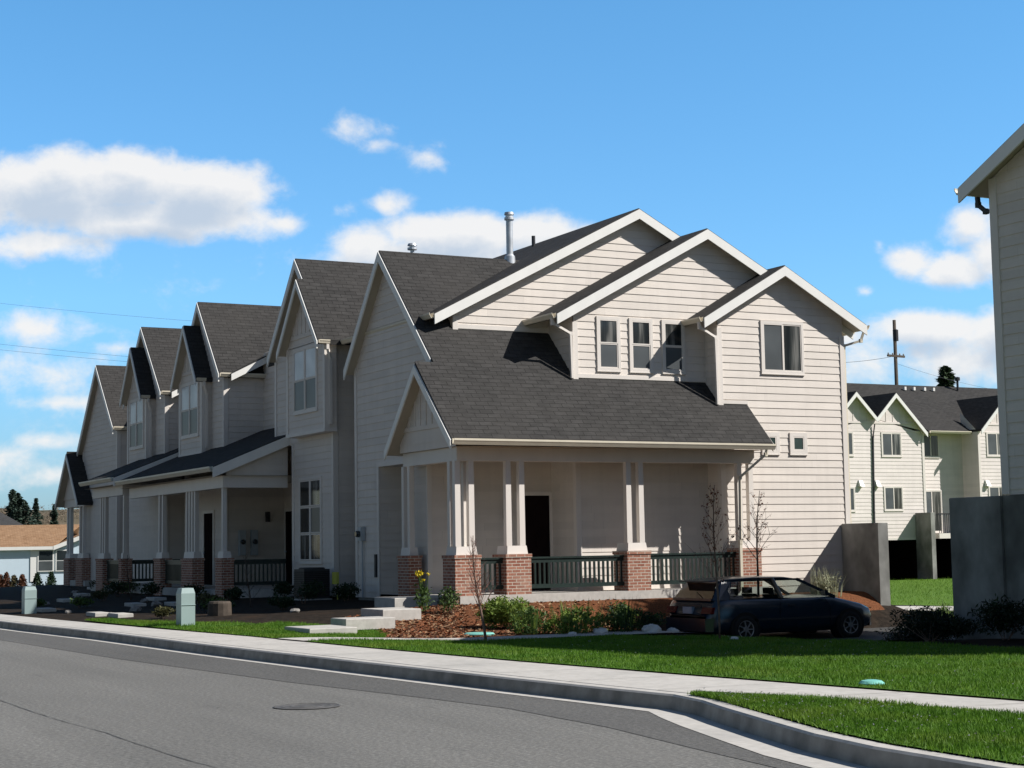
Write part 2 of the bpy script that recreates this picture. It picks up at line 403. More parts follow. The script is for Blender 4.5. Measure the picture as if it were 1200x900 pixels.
# ------------------------------------------------------------------ building helpers
def clip(poly, zc, above):
    out = []
    for i in range(len(poly)):
        a, b = poly[i], poly[(i+1) % len(poly)]
        ia = a[1] >= zc-1e-9 if above else a[1] <= zc+1e-9
        ib = b[1] >= zc-1e-9 if above else b[1] <= zc+1e-9
        if ia: out.append(a)
        if ia != ib:
            t = (zc-a[1])/(b[1]-a[1]); out.append((a[0]+t*(b[0]-a[0]), zc))
    return out
EXPO = .178
def lap(mb, ax, c, n, poly, expo=EXPO, dip=.0145, z0=0., m=0):
    """lap siding on a vertical plane: ax 'x' -> plane x=c, coords (y,z); 'y' -> plane y=c, coords (x,z); n = +-1 outward"""
    zs = [p[1] for p in poly]; k0 = math.floor((min(zs)-z0)/expo); k1 = math.ceil((max(zs)-z0)/expo)
    def P(s, z, d): return (c+n*d, s, z) if ax == 'x' else (s, c+n*d, z)
    for k in range(k0, k1):
        zb, zt = z0+k*expo, z0+(k+1)*expo
        q = clip(clip(poly, zb, True), zt, False)
        if len(q) < 3: continue
        mb.face([P(s, z, dip*(1-(z-zb)/expo)+.003) for s, z in q], m)
        lo = [p for p in q if abs(p[1]-zb) < 1e-6]
        if len(lo) >= 2:
            a, b = min(lo), max(lo)
            mb.face([P(a[0], zb, 0), P(b[0], zb, 0), P(b[0], zb, dip+.003), P(a[0], zb, dip+.003)], m)
def pbox(mb, ax, c, n, s0, s1, z0, z1, d0, d1, m=0):
    a, b = c+n*d0, c+n*d1
    if ax == 'x': mb.box(a, b, s0, s1, z0, z1, m)
    else: mb.box(s0, s1, a, b, z0, z1, m)
def window(par, ax, c, n, s0, s1, z0, z1, style='slider', g=None, t=.07, trim=trimc, label=None):
    """s0..s1, z0..z1: outer edges of the glass area (with sash); trim goes outside"""
    mb = MB()
    for a in ((s0-t, s0, z0-t, z1+t), (s1, s1+t, z0-t, z1+t), (s0, s1, z1, z1+t), (s0, s1, z0-t, z0)):
        pbox(mb, ax, c, n, *a, 0, .046)
    pbox(mb, ax, c, n, s0-t-.01, s1+t+.01, z0-t-.02, z0-t, 0, .056)
    f = .028
    W = trimc
    def sash(a0, a1, b0, b1, d=.042):
        for q in ((a0, a0+f, b0, b1), (a1-f, a1, b0, b1), (a0+f, a1-f, b1-f, b1), (a0+f, a1-f, b0, b0+f)):
            pbox(mb, ax, c, n, *q, .002, d, 1)
    panes = []
    mid, zm = (s0+s1)/2, (z0+z1)/2
    if style == 'slider':
        sash(s0, mid+.015, z0, z1, .044); sash(mid+.017, s1, z0, z1, .036)
        panes = [(s0+f, mid+.015-f, z0+f, z1-f, .03), (mid+.017+f, s1-f, z0+f, z1-f, .026)]
    elif style == 'hung':
        sash(s0, s1, zm+.01, z1, .044); sash(s0, s1, z0, zm+.008, .036)
        panes = [(s0+f, s1-f, zm+.01+f, z1-f, .03), (s0+f, s1-f, z0+f, zm+.008-f, .026)]
    elif style == 'twin':      # two double hung side by side
        for a0, a1 in ((s0, mid-.03), (mid+.03, s1)):
            sash(a0, a1, zm+.01, z1, .044); sash(a0, a1, z0, zm+.008, .036)
            panes += [(a0+f, a1-f, zm+.01+f, z1-f, .03), (a0+f, a1-f, z0+f, zm+.008-f, .026)]
        pbox(mb, ax, c, n, mid-.03, mid+.03, z0, z1, 0, .05)
    elif style == 'six':
        h = (z1-z0)/3
        for a0, a1 in ((s0, mid-.03), (mid+.03, s1)):
            for k in range(3):
                sash(a0, a1, z0+k*h+.01, z0+(k+1)*h-.01, .044)
                panes.append((a0+f, a1-f, z0+k*h+.01+f, z0+(k+1)*h-.01-f, .03))
        pbox(mb, ax, c, n, mid-.03, mid+.03, z0, z1, 0, .05)
    else:
        sash(s0, s1, z0, z1); panes = [(s0+f, s1-f, z0+f, z1-f, .03)]
    w = mb.build('window', [trim, W], par)
    for i, (a0, a1, b0, b1, d) in enumerate(panes):
        p = MB(); pbox(p, ax, c, n, a0, a1, b0, b1, .003, d)
        gm = g[i % len(g)] if g else glass
        p.build('pane', gm, w)
    return w
def door(par, ax, c, n, s0, s1, z0, z1, m=doorm):
    f = MB()
    for a in ((s0-.09, s0, z0, z1+.09), (s1, s1+.09, z0, z1+.09), (s0, s1, z1, z1+.09)): pbox(f, ax, c, n, *a, 0, .05)
    d = MB(); pbox(d, ax, c, n, s0, s1, z0, z1, .002, .03)
    w = (s1-s0)
    for a, b in ((.12, .45), (.55, .88)):
        for zz0, zz1 in ((.08, .36), (.44, .68), (.74, .93)):
            pbox(d, ax, c, n, s0+a*w, s0+b*w, z0+zz0*(z1-z0), z0+zz1*(z1-z0), .03, .04)
    dd = d.build('door', m, par)
    f.build('door_frame', trimc, dd)
    h = MB(); cc = c+n*.07
    p = (cc, s0+.07, z0+.98) if ax == 'x' else (s0+.07, cc, z0+.98)
    h.lathe(p, [(.0, -.035), (.03, -.02), (.035, 0), (.03, .02), (.0, .035)], 10); h.build('handle', metal, dd, True)
def gutter(par, p, q, out, h=.125, w=.115, drop=.005, label=None):
    """K-style gutter hung with its top back edge on p-q"""
    p, q, o = V(p), V(q), V(out)
    prof = [(0.003, -drop), (0.003, -h), (.065, -h), (w*.85, -h*.55), (w, -h*.35), (w, -drop), (w-.012, -drop), (w-.012, -h*.3), (.06, -h*.85), (.014, -h*.85), (.014, -drop)]
    a = [p+o*x+V((0, 0, z)) for x, z in prof]; b = [q+o*x+V((0, 0, z)) for x, z in prof]
    mb = MB(); k = len(prof)
    for i in range(k):
        j = (i+1) % k; mb.face([a[i], a[j], b[j], b[i]])
    mb.face(a); mb.face(list(reversed(b)))
    return mb.build('gutter', gutterm, par)
def downspout(par, pts, r=.04, m=None):
    mb = MB()
    for i in range(len(pts)-1): mb.bar(pts[i], pts[i+1], .07, .055)
    for p in pts[1:-1]: mb.box(p[0]-.037, p[0]+.037, p[1]-.037, p[1]+.037, p[2]-.045, p[2]+.045)
    return mb.build('downspout', m or trimc, par)
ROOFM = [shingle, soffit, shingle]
def roofslab(mb, pts, th=.14): mb.slab(pts, th)
def rake(par, pts, out, h=.22, t=.035, m=None):
    """fascia boards along a polyline of rake edge points"""
    mb = MB(); o = V(out)
    for a, b in zip(pts[:-1], pts[1:]):
        mb.board(V(a)+V((0, 0, -.032)), V(b)+V((0, 0, -.032)), h, t, out)
    return mb.build('fascia', m or white, par)
def corner(mb, x, y, z0, z1, sx, sy, w=.10, t=.034):
    """outside corner boards; outward signs sx, sy"""
    a = len(mb.f)
    P = lambda u, v: (x+sx*u, y+sy*v)
    L = [P(-w, .003), P(-w, t), P(t, t), P(t, -w), P(.003, -w), P(.003, .003)]
    if sx*sy > 0: L = L[::-1]
    mb.hexa([(p[0], p[1], z0) for p in L], [(p[0], p[1], z1) for p in L])
    mb.cuts = (mb.cuts or [])+[(a, len(mb.f))]
def pier(par, x0, x1, y0, y1, z0, z1, cols, ztop, cw=.135):
    """brick pier with cap and paired square columns"""
    mb = MB(); mb.box(x0, x1, y0, y1, z0, z1-.075)
    p = mb.build('brick_pier', brick, par)
    m2 = MB(); e = .018; m2.box(x0-e, x1+e, y0-e, y1+e, z1-.0745, z1); m2.build('pier_cap', brick, p)
    m3 = MB()
    g = .05
    m3.hexa([(x0+g, y0+g, z1+.001), (x1-g, y0+g, z1+.001), (x1-g, y1-g, z1+.001), (x0+g, y1-g, z1+.001)],
            [(x0+g+.02, y0+g+.02, z1+.18), (x1-g-.02, y0+g+.02, z1+.18), (x1-g-.02, y1-g-.02, z1+.18), (x0+g+.02, y1-g-.02, z1+.18)])
    m3.build('column_base', trimc, p)
    for cx, cy in cols:
        m4 = MB(); w = cw/2
        m4.hexa([(cx-w, cy-w, z1+.181), (cx+w, cy-w, z1+.181), (cx+w, cy+w, z1+.181), (cx-w, cy+w, z1+.181)],
                [(cx-w*.92, cy-w*.92, ztop), (cx+w*.92, cy-w*.92, ztop), (cx+w*.92, cy+w*.92, ztop), (cx-w*.92, cy+w*.92, ztop)])
        m4.build('column', trimc, par)
def railing(par, p, q, z0, h=.8, gap=.115, m=None):
    p, q = V((p[0], p[1], 0)), V((q[0], q[1], 0)); L = (q-p).length; d = (q-p)/L
    mb = MB(); Z = lambda z: V((0, 0, z))
    mb.bar(p+Z(z0+h-.02), q+Z(z0+h-.02), .09, .04); mb.bar(p+Z(z0+h-.085), q+Z(z0+h-.085), .04, .088)
    mb.bar(p+Z(z0+.16), q+Z(z0+.16), .05, .09)
    k = int(L/gap)
    for i in range(k):
        a = p+d*((i+.5)*L/k)
        mb.bar(a+Z(z0+.206), a+Z(z0+h-.13), .042, .042)
    return mb.build('railing', m or greenrail, par)

# ------------------------------------------------------------------ terrain
def lerp_pts(P, x):
    if x <= P[0][0]:
        (x0, y0), (x1, y1) = P[0], P[1]
    elif x >= P[-1][0]:
        (x0, y0), (x1, y1) = P[-2], P[-1]
    else:
        for (x0, y0), (x1, y1) in zip(P[:-1], P[1:]):
            if x0 <= x <= x1: break
    return y0+(y1-y0)*(x-x0)/(x1-x0)
def sst(a, b, x):
    t = max(0., min(1., (x-a)/(b-a))); return t*t*(3-2*t)
CURB = [(-110, 3.6), (-60, 6.3), (-45, 7.15), (-36, 7.6), (-31.5, 7.95), (-25.8, 8.17), (-20.5, 8.5), (-16.7, 8.76), (-15.1, 8.9), (-13.95, 9.02), (-13.3, 8.9), (-12.6, 8.66), (-11.5, 8.32), (-10.5, 8.02), (-9.6, 7.85), (-8.3, 7.78), (-6, 7.9), (0, 8.3), (40, 11)]
WALKB = [(-110, 4.9), (-60, 7.3), (-45, 8.15), (-37.7, 8.6), (-31.8, 9.05), (-27.5, 9.47), (-23.2, 9.68), (-19, 10.02), (-15.8, 10.39), (-12.3, 10.89), (-8, 11.5), (0, 12.4), (40, 17)]
WALKF = [(-13.75, 9.15), (-13.1, 9.5), (-12.56, 9.7), (-11.87, 9.93), (-11.37, 10.03), (-10.4, 10.16), (-8, 10.5), (0, 11.4), (40, 16)]
def g(x, y):
    yb = lerp_pts(WALKB, x)
    if y <= yb: return .155
    t = max(0., min(1., (y-yb)/(15.5-yb))) if yb < 15 else 1.
    west = .155+.19*t
    east = .155-.13*sst(yb, yb+3.6, y)
    w = sst(-27.2, -32.6, x)
    z = west*w+east*(1-w)
    A = sst(16.3, 20.3, y)*sst(-32.6, -30.9, x)*(1-sst(-23.5, -20.5, x))
    B = sst(26.7, 28.6, y)
    z = z*(1-A)+(-.5)*A
    B = max(B, sst(-70, -76, x))
    return z*(1-B)+(-.42)*B
def sheet(name, A, B, na, nb, dz, m, kind='structure', fz=None):
    """ribbon between polylines A and B (same param), draped on the ground"""
    def rs(P, n):
        P = [V((*p[:2], 0)) for p in P]; L = [0]
        for a, b in zip(P[:-1], P[1:]): L.append(L[-1]+(b-a).length)
        out = []
        for i in range(n+1):
            s = L[-1]*i/n
            for k in range(len(P)-1):
                if s <= L[k+1]+1e-9: break
            out.append(P[k].lerp(P[k+1], (s-L[k])/(L[k+1]-L[k])))
        return out
    a, b = rs(A, na), rs(B, na); mb = MB()
    grid = []
    for i in range(na+1):
        row = []
        for j in range(nb+1):
            p = a[i].lerp(b[i], j/nb); z = (fz or g)(p.x, p.y)+dz
            row.append((p.x, p.y, z))
        grid.append(row)
    i0 = 0
    for row in grid: mb.v += row
    for i in range(na):
        for j in range(nb):
            q = [i*(nb+1)+j, (i+1)*(nb+1)+j, (i+1)*(nb+1)+j+1, i*(nb+1)+j+1]
            mb.f.append(tuple(q)); mb.m.append(0)
    o = mb.build(name, m, None, True, kind)
    # make normals face up
    me = o.data
    if me.polygons[0].normal.z < 0: me.flip_normals()
    return o

# base ground: one big sheet reaching the horizon
def base_ground():
    xs = sorted(set([-900, -600, -400, -250, -180, -140, -110] + list(np.arange(-90, 16, 1.0)) + [20, 30, 45, 70, 120, 250, 500]))
    ys = sorted(set([-500, -250, -120, -60, -30, -12, 0, 4] + list(np.arange(6, 40, .5)) + list(range(42, 80, 4)) + [90, 120, 160, 220, 320, 500, 900]))
    mb = MB(); idx = {}
    for i, x in enumerate(xs):
        for j, y in enumerate(ys):
            yc = lerp_pts(CURB, max(-110, min(40, x)))
            z = g(x, y)-.012 if y > yc+.6 and -110 < x < 40 else (-.06 if y <= yc+.6 else -.35)
            d = math.hypot(x+30, y-20)
            if d > 130: z += -.25*min(1, (d-130)/100)
            idx[i, j] = len(mb.v); mb.v.append((x, y, z))
    for i in range(len(xs)-1):
        for j in range(len(ys)-1):
            mb.f.append((idx[i, j], idx[i+1, j], idx[i+1, j+1], idx[i, j+1]))
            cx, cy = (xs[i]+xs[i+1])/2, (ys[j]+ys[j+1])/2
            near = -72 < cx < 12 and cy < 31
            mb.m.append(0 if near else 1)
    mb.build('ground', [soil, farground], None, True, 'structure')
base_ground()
# street
def street():
    P = [p for p in CURB]
    mb = MB()
    for (x0, y0), (x1, y1) in zip(P[:-1], P[1:]): mb.face([(x0, -14, 0), (x1, -14, 0), (x1, y1-.01, 0), (x0, y0-.01, 0)])
    mb.build('road', asphalt, None, False, 'structure')
    mb = MB(); SEAM = [(-70, 4.0), (-45, 5.6), (-33, 6.45), (-25.6, 6.78), (-19.7, 7.27), (-16.7, 7.68), (-15.1, 7.85), (-13, 7.75), (-11.3, 7.5), (-9, 7.2)]
    for (x0, y0), (x1, y1) in zip(SEAM[:-1], SEAM[1:]):
        mb.face([(x0, y0, .004), (x1, y1, .004), (x1, lerp_pts(CURB, x1)-.05, .004), (x0, lerp_pts(CURB, x0)-.05, .004)])
    mb.build('road_patch', asphalt2, None, False, 'structure')
    mb = MB()
    G = [p for p in CURB if -70 < p[0] < 3]
    wd = lambda x: .20+.17*sst(-14.4, -13.2, x)
    prev = None
    for i, (x, y) in enumerate(G):
        a = V((*G[max(i-1, 0)], 0)); b = V((*G[min(i+1, len(G)-1)], 0)); nrm = (b-a).normalized(); nrm = V((nrm.y, -nrm.x, 0))
        q = (V((x, y, .008)), V((x, y, .008))+nrm*wd(x))
        if prev: mb.face([prev[1], q[1], q[0], prev[0]])
        prev = q
    mb.build('gutter_strip', concrete, None, False, 'structure')
    # kerb: face and top
    mb = MB(); prev = None
    fine = []
    for (x0, y0), (x1, y1) in zip(CURB[:-1], CURB[1:]):
        k = max(1, int(abs(x1-x0)/1.5))
        for i in range(k): fine.append((x0+(x1-x0)*i/k, y0+(y1-y0)*i/k))
    fine.append(CURB[-1])
    for i, (x, y) in enumerate(fine):
        a = V((*fine[max(i-1, 0)], 0)); b = V((*fine[min(i+1, len(fine)-1)], 0)); n = (b-a).normalized(); n = V((n.y, -n.x, 0))
        p = V((x, y, 0))
        sec = [p+n*.0+V((0, 0, -.05)), p+n*.0+V((0, 0, .0)), p-n*.02+V((0, 0, .135)), p-n*.04+V((0, 0, .153)), p-n*.17+V((0, 0, .156)), p-n*.17+V((0, 0, -.05))]
        if prev:
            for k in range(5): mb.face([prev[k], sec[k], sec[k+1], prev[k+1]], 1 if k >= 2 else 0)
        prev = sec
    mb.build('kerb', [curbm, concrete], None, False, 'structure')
    # kerb joints
    # sidewalk
    F = [(x, y+.17) for x, y in CURB if x <= -13.95] + [(-13.75, 9.2)] + WALKF[1:]
    xs = sorted(set([p[0] for p in F]+[p[0] for p in WALKB]+list(np.arange(-60, 0, 1.5))))
    mb = MB(); prev = None
    for x in xs:
        f = lerp_pts(F, x); bk = lerp_pts(WALKB, x)
        q = ((x, f, .160), (x, bk, .160), (x, f, .05), (x, bk, .05))
        if prev:
            mb.face([prev[0], q[0], q[1], prev[1]]); mb.face([prev[1], q[1], q[3], prev[3]]); mb.face([prev[2], q[2], q[0], prev[0]])
        prev = q
    mb.build('sidewalk', concrete, None, False, 'structure')
    mb = MB()
    for x in np.arange(-60, -2, 1.52):
        f = lerp_pts(F, x)+.02; bk = lerp_pts(WALKB, x+.15)
        mb.face([(x, f, .164), (x+.012, f, .164), (x+.162, bk, .164), (x+.15, bk, .164)])
    mb.build('sidewalk_joint_line', curbm, None, False, 'structure')
    # tar seam in the road
    mb = MB(); T = [(-30, 3.75), (-24, 3.78), (-19.4, 3.8), (-17, 3.82), (-15.4, 3.92), (-13.3, 3.93), (-12.4, 3.99), (-10, 4.05)]
    prev = None
    for i in range(80):
        x = -30+20*i/79; y = lerp_pts(T, x)+.004*math.sin(i*2.3)+.005*math.sin(i*.9); w = .002+.006*random.random()
        q = ((x, y-w, .005), (x, y+w, .005))
        if prev: mb.face([prev[0], q[0], q[1], prev[1]])
        prev = q
    mb.build('tar_seam', tar, None, False, 'structure')
street()
mh = MB(); mh.lathe((-16.55, 6.3, .003), [(.34, 0), (.345, .006), (.325, .009), (.315, .004), (.27, .004), (.262, .008), (.24, .008), (.232, .004), (.18, .004), (.172, .008), (.15, .008), (.142, .004), (.08, .004), (.07, .008), (0, .008)], 40)
tag(mh.build('manhole_cover', ironm), 'round iron manhole cover set in the street asphalt', 'manhole cover')

# lawns, paths, beds (draped ribbons)
L1A = [(-25.25, 9.60), (-23.2, 9.69), (-19, 10.03), (-15.8, 10.4), (-12.3, 10.9), (-8, 11.5), (-2, 12.2)]
L1B = [(-25.25, 15.2), (-23.5, 16.2), (-21, 17.2), (-18, 17.6), (-12, 17.8), (-8, 18), (-2, 18)]
sheet('lawn', L1A, L1B, 60, 24, .02, grassm)
L2A = [(-30.4, 9.22), (-29, 9.34), (-27.5, 9.48), (-26.35, 9.55)]
L2B = [(-31.2, 11.3), (-29.6, 12.3), (-28.2, 12.4), (-26.35, 11.35)]
sheet('lawn', L2A, L2B, 30, 14, .02, grassm)
STA = [(-13.75, 9.18), (-13.1, 9.5), (-12.56, 9.7), (-11.87, 9.93), (-11.37, 10.03), (-10.4, 10.16), (-8, 10.5), (-2, 11.1)]
STB = [(-13.72, 9.12), (-13.2, 9.03), (-12.55, 8.83), (-11.45, 8.49), (-10.45, 8.19), (-9.6, 8.02), (-8.3, 7.95), (-2, 8.3)]
sheet('lawn', STA, STB, 60, 12, .012, grassm, fz=lambda x, y: .156)
sheet('garden_path', [(-26.3, 9.5), (-26.35, 12), (-26.3, 14.5), (-26.2, 17)], [(-25.3, 9.58), (-25.3, 12), (-25.3, 14.5), (-25.2, 17)], 20, 2, .024, concrete)
M1A = [(-31.3, 12.6), (-32.6, 14.9), (-32.74, 16), (-32.74, 20), (-32.74, 24), (-33.25, 24.4), (-33.25, 26.6)]
M1B = [(-28.4, 12.35), (-26.36, 11.4), (-26.36, 13), (-26.4, 15), (-27.2, 17.2), (-31.2, 19.6), (-31.3, 26.6)]
sheet('mulch_bed', M1A, M1B, 60, 16, .022, mulchm)
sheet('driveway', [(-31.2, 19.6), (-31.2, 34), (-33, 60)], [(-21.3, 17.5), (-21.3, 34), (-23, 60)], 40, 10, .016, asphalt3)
sheet('lawn', [(-26.5, 17.4), (-23.5, 16.25), (-21, 17.25)], [(-30.6, 20.2), (-24, 19.0), (-21.3, 18.2)], 16, 4, .02, grassm)
BLA = [(-47, 30.2), (-35, 34.3), (-26, 45)]; BLB = [(-63, 44), (-62.2, 56), (-58, 74)]
sheet('back_lawn', BLA, BLB, 24, 10, .12, lawnb)
sheet('garden_path', [(-38.5, 29.2), (-27.5, 34.8)], [(-40.5, 31.0), (-30.5, 37.0)], 10, 3, .13, concrete)
sheet('neighbour_lawn', [(-98, 12), (-86, 18), (-74, 30)], [(-104, 20), (-92, 32), (-80, 44)], 10, 6, .05, grassm)

# concrete step slabs up to the porches
def slab_step(x0, x1, y0, y1, zt, label, h=.13, grp='concrete stepping slabs in the front yards'):
    mb = MB(); b = .012
    zb = zt-h
    lo = [(x0, y0, zb), (x1, y0, zb), (x1, y1, zb), (x0, y1, zb)]
    mb.face(list(reversed(lo)))
    mid = [(p[0], p[1], zt-b) for p in lo]; top = [(x0+b, y0+b, zt), (x1-b, y0+b, zt), (x1-b, y1-b, zt), (x0+b, y1-b, zt)]
    for i in range(4):
        j = (i+1) % 4; mb.face([lo[i], lo[j], mid[j], mid[i]]); mb.face([mid[i], mid[j], top[j], top[i]])
    mb.face(top)
    return tag(mb.build('concrete_step', concrete), label, 'step', grp)
slab_step(-29.0, -27.75, 10.62, 11.5, .235, 'lowest sunlit concrete step slab, nearest the sidewalk below the end porch', .16)
slab_step(-29.7, -28.95, 11.78, 12.75, .325, 'middle concrete step slab edged by bright lawn below the end porch', .2)
slab_step(-31.3, -30.2, 13.05, 13.85, .42, 'upper concrete step slab beside the mulch bed and yellow flowers', .24)
slab_step(-34.6, -33.5, 14.75, 15.75, .53, 'top concrete step slab against the end porch brick piers', .24)

# ------------------------------------------------------------------ end townhouse (E)
X1, X2, X3 = -35.096, -33.91, -33.349
YF = 16.3
E_ = thing('townhouse', 'near end townhouse with sunlit cream side, three stepped gables and corner porch on brick piers', 'townhouse', (-36.5, 21, .3), 'attached townhouses in the row')
def e_roof_z(x): return 4.878-(x-X3)
def build_E():
    P = E_
    zt = 8.0
    # --- walls
    w = MB()
    # street front, with a tall entry recess
    RX, RZ = -37.19, 8.58
    fl, fr = -39.3, X1
    def gz(x): return RZ-(x-RX)*1.0 if x > RX else RZ-(RX-x)*1.19
    opl, opr, opt = -37.85, -35.95, 3.55
    lap(w, 'y', YF, -1, [(fl, .4), (opl, .4), (opl, gz(opl)), (fl, gz(fl))])
    lap(w, 'y', YF, -1, [(opl, opt), (opr, opt), (opr, gz(opr)), (RX, RZ), (opl, gz(opl))])
    lap(w, 'y', YF, -1, [(opr, .4), (fr, .4), (fr, gz(fr)), (opr, gz(opr))])
    # recess inside
    lap(w, 'x', opl, 1, [(YF, .5), (YF+1.2, .5), (YF+1.2, opt), (YF, opt)])
    lap(w, 'y', YF+1.2, -1, [(opl, .5), (opr, .5), (opr, opt), (opl, opt)])
    w.face([(opr, YF, .5), (opr, YF+1.2, .5), (opr, YF+1.2, opt), (opr, YF, opt)])
    w.face([(opl, YF, opt), (opr, YF, opt), (opr, YF+1.2, opt), (opl, YF+1.2, opt)])
    w.face([(opl, YF, .5), (opr, YF, .5), (opr, YF+1.2, .5), (opl, YF+1.2, .5)])
    # left flank
    lap(w, 'x', fl, -1, [(YF, .4), (27, .4), (27, gz(fl)), (YF, gz(fl))])
    # D1: entry wall under the porch and the tall rear gable above
    lap(w, 'x', X1, 1, [(YF, .45), (19.5, .45), (19.5, 5.9), (YF, 5.9)])
    D1L, D1A, D1R = (16.38, 6.92), (21.94, 9.77), (27.46, 6.92)
    def gy(y, L, A, R): return L[1]+(y-L[0])*(A[1]-L[1])/(A[0]-L[0]) if y < A[0] else R[1]+(R[0]-y)*(A[1]-R[1])/(R[0]-A[0])
    o = .04
    z1 = lambda y: gy(y, D1L, D1A, D1R)-o
    lap(w, 'x', X1, 1, [(17.0, 6.3), (26.88, 6.3), (26.88, z1(26.88)), (D1A[0], D1A[1]-o), (17.0, z1(17.0))])
    lap(w, 'y', 17.0, -1, [(-38.5, 6.3), (X1, 6.3), (X1, z1(17.0)), (-38.5, z1(17.0))])
    # D2
    D2L, D2A, D2R = (18.91, 6.89), (23.12, 9.15), (27.44, 6.89)
    z2 = lambda y: gy(y, D2L, D2A, D2R)-o
    lap(w, 'x', X2, 1, [(19.5, .45), (26.88, .45), (26.88, z2(26.88)), (D2A[0], D2A[1]-o), (19.5, z2(19.5))])
    lap(w, 'y', 19.5, -1, [(X1, .45), (X2, .45), (X2, z2(19.5)), (X1, z2(19.5))])
    # D3
    D3L, D3A, D3R = (22.57, 6.90), (24.97, 8.28), (27.43, 6.93)
    z3 = lambda y: gy(y, D3L, D3A, D3R)-o
    lap(w, 'x', X3, 1, [(23.14, .1), (26.88, .1), (26.88, z3(26.88)), (D3A[0], D3A[1]-o), (23.14, z3(23.14))])
    lap(w, 'y', 23.14, -1, [(X2, .3), (X3, .3), (X3, z3(23.14)), (X2, z3(23.14))])
    # far flank and back
    lap(w, 'y', 26.88, 1, [(-45, -.4), (X3, -.4), (X3, 6.9), (-45, 6.9)])
    # small porch gable wall with battens
    w.build('wall', siding, P)
    cb = MB()
    corner(cb, fl, YF, .4, gz(fl)+.02, -1, -1); corner(cb, X3, 26.88, .1, 6.65, 1, 1); corner(cb, X3, 23.14, .3, 6.7, 1, -1)
    corner(cb, X2, 19.5, .45, 6.75, 1, -1); corner(cb, X1, 17.0, 6.3, 6.9, 1, -1)
    cb.box(X1-.02, X1+.03, YF-.034, YF+.08, .45, 5.8)
    # trims where walls land on the roof
    cb.box(X1+.002, X1+.03, 17.0, 19.5, 6.62, 6.72); cb.box(X2+.002, X2+.032, 19.5, 23.14, 5.44, 5.53); cb.box(X3+.002, X3+.03, 23.14, 23.95, 4.88, 4.96)
    for a in ((opl-.11, opl, .45, opt+.11), (opr, opr+.11, .45, opt+.11), (opl, opr, opt, opt+.11)): pbox(cb, 'y', YF, -1, *a, 0, .035)
    cb.build('corner_trim', trimc, P)
    # foundation
    f = MB(); f.box(X2, X3+.006, 23.16, 26.86, -.6, .11); f.box(fl+.02, X1, YF+.02, 26.8, -.3, .41); f.build('foundation', wallconc, P)
    # --- main street-gable roof, continuing down as the porch roof
    r = MB()
    y0, yb = 16.05, 23.94
    top = lambda x, y: (x, y, e_roof_z(x))
    xs = -34.18; XG = -32.36
    # right slope: three strips so the small gable can stand forward
    roofslab(r, [top(RX, y0), top(xs, y0), top(xs, yb), top(RX, yb)][::1])
    roofslab(r, [top(xs+.0005, 15.59), top(XG, 15.59), top(XG, yb), top(xs+.0005, yb)])
    # left slope
    zl = 8.719-1.19*(RX-(-39.42))
    roofslab(r, [(-39.42, y0, zl), (RX-.0005, y0, 8.719), (RX-.0005, 27.2, 8.719), (-39.42, 27.2, zl)])
    # small porch gable, left slope
    roofslab(r, [(-35.86, 15.59, 3.84), (xs, 15.59, 5.66), (xs, YF, 5.66), (-35.86, YF, 3.84)])
    r.build('roof', ROOFM, P)
    rake(P, [(-39.42, y0, zl), (RX, y0, 8.719), (-34.30, y0, e_roof_z(-34.30))], (0, -1, 0), .24)
    rake(P, [(-35.86, 15.59, 3.84), (xs, 15.59, 5.66), (XG, 15.59, e_roof_z(XG))], (0, -1, 0), .21)
    rake(P, [(X3+.04, yb, e_roof_z(X3+.04)), (XG, yb, e_roof_z(XG))], (0, 1, 0), .18, .03, trimc)
    gutter(P, (XG+.01, 15.60, 3.885), (XG+.01, 23.94, 3.865), (1, 0, 0), .135)
    gutter(P, (-39.43, 16.2, zl), (-39.43, 26, zl), (-1, 0, 0))
    # --- three stepped gable roofs
    for (Lp, Ap, Rp, xf, xb, ledge) in ((D1L, D1A, D1R, X1+.28, -46, 0), (D2L, D2A, D2R, X2+.28, -36.5, 0), (D3L, D3A, D3R, X3+.28, -35.5, 0)):
        rr = MB()
        roofslab(rr, [(xf, Lp[0], Lp[1]), (xf, Ap[0], Ap[1]), (xb, Ap[0], Ap[1]), (xb, Lp[0], Lp[1])], .13)
        roofslab(rr, [(xf, Ap[0]+.0005, Ap[1]), (xf, Rp[0], Rp[1]), (xb, Rp[0], Rp[1]), (xb, Ap[0]+.0005, Ap[1])], .13)
        rr.build('roof', ROOFM, P)
        rake(P, [(xf, Lp[0], Lp[1]), (xf, Ap[0], Ap[1]), (xf, Rp[0], Rp[1])], (1, 0, 0), .235, .035)
        gutter(P, (xf-.01, Lp[0]-.004, Lp[1]), (xb+.8, Lp[0]-.004, Lp[1]), (0, -1, 0))
        gutter(P, (xf-.01, Rp[0]+.004, Rp[1]), (xb+.8, Rp[0]+.004, Rp[1]), (0, 1, 0))
    # downspouts
    yy = 19.5-.09
    downspout(P, [(X2+.16, 18.84, 6.78), (X2+.14, 18.88, 6.66), (X2+.06, yy-.02, 6.45), (X2+.06, yy, 5.42)])
    yy = 23.14-.09
    downspout(P, [(X3+.16, 22.5, 6.78), (X3+.14, 22.54, 6.66), (X3+.06, yy-.02, 6.45), (X3+.06, yy, 4.85)])
    downspout(P, [(X3+.1, 27.5, 6.8), (X3+.06, 27.42, 6.55), (X3-.1, 27.0, 6.42), (X3-.1, 27.0, .2)], m=gutterm)
    downspout(P, [(XG+.05, 23.72, 3.76), (XG+.03, 23.70, 3.62), (-32.72, 23.22, 3.1), (-32.74, 23.2, 1.6), (-32.74, 23.2, .5)], m=gutterm)
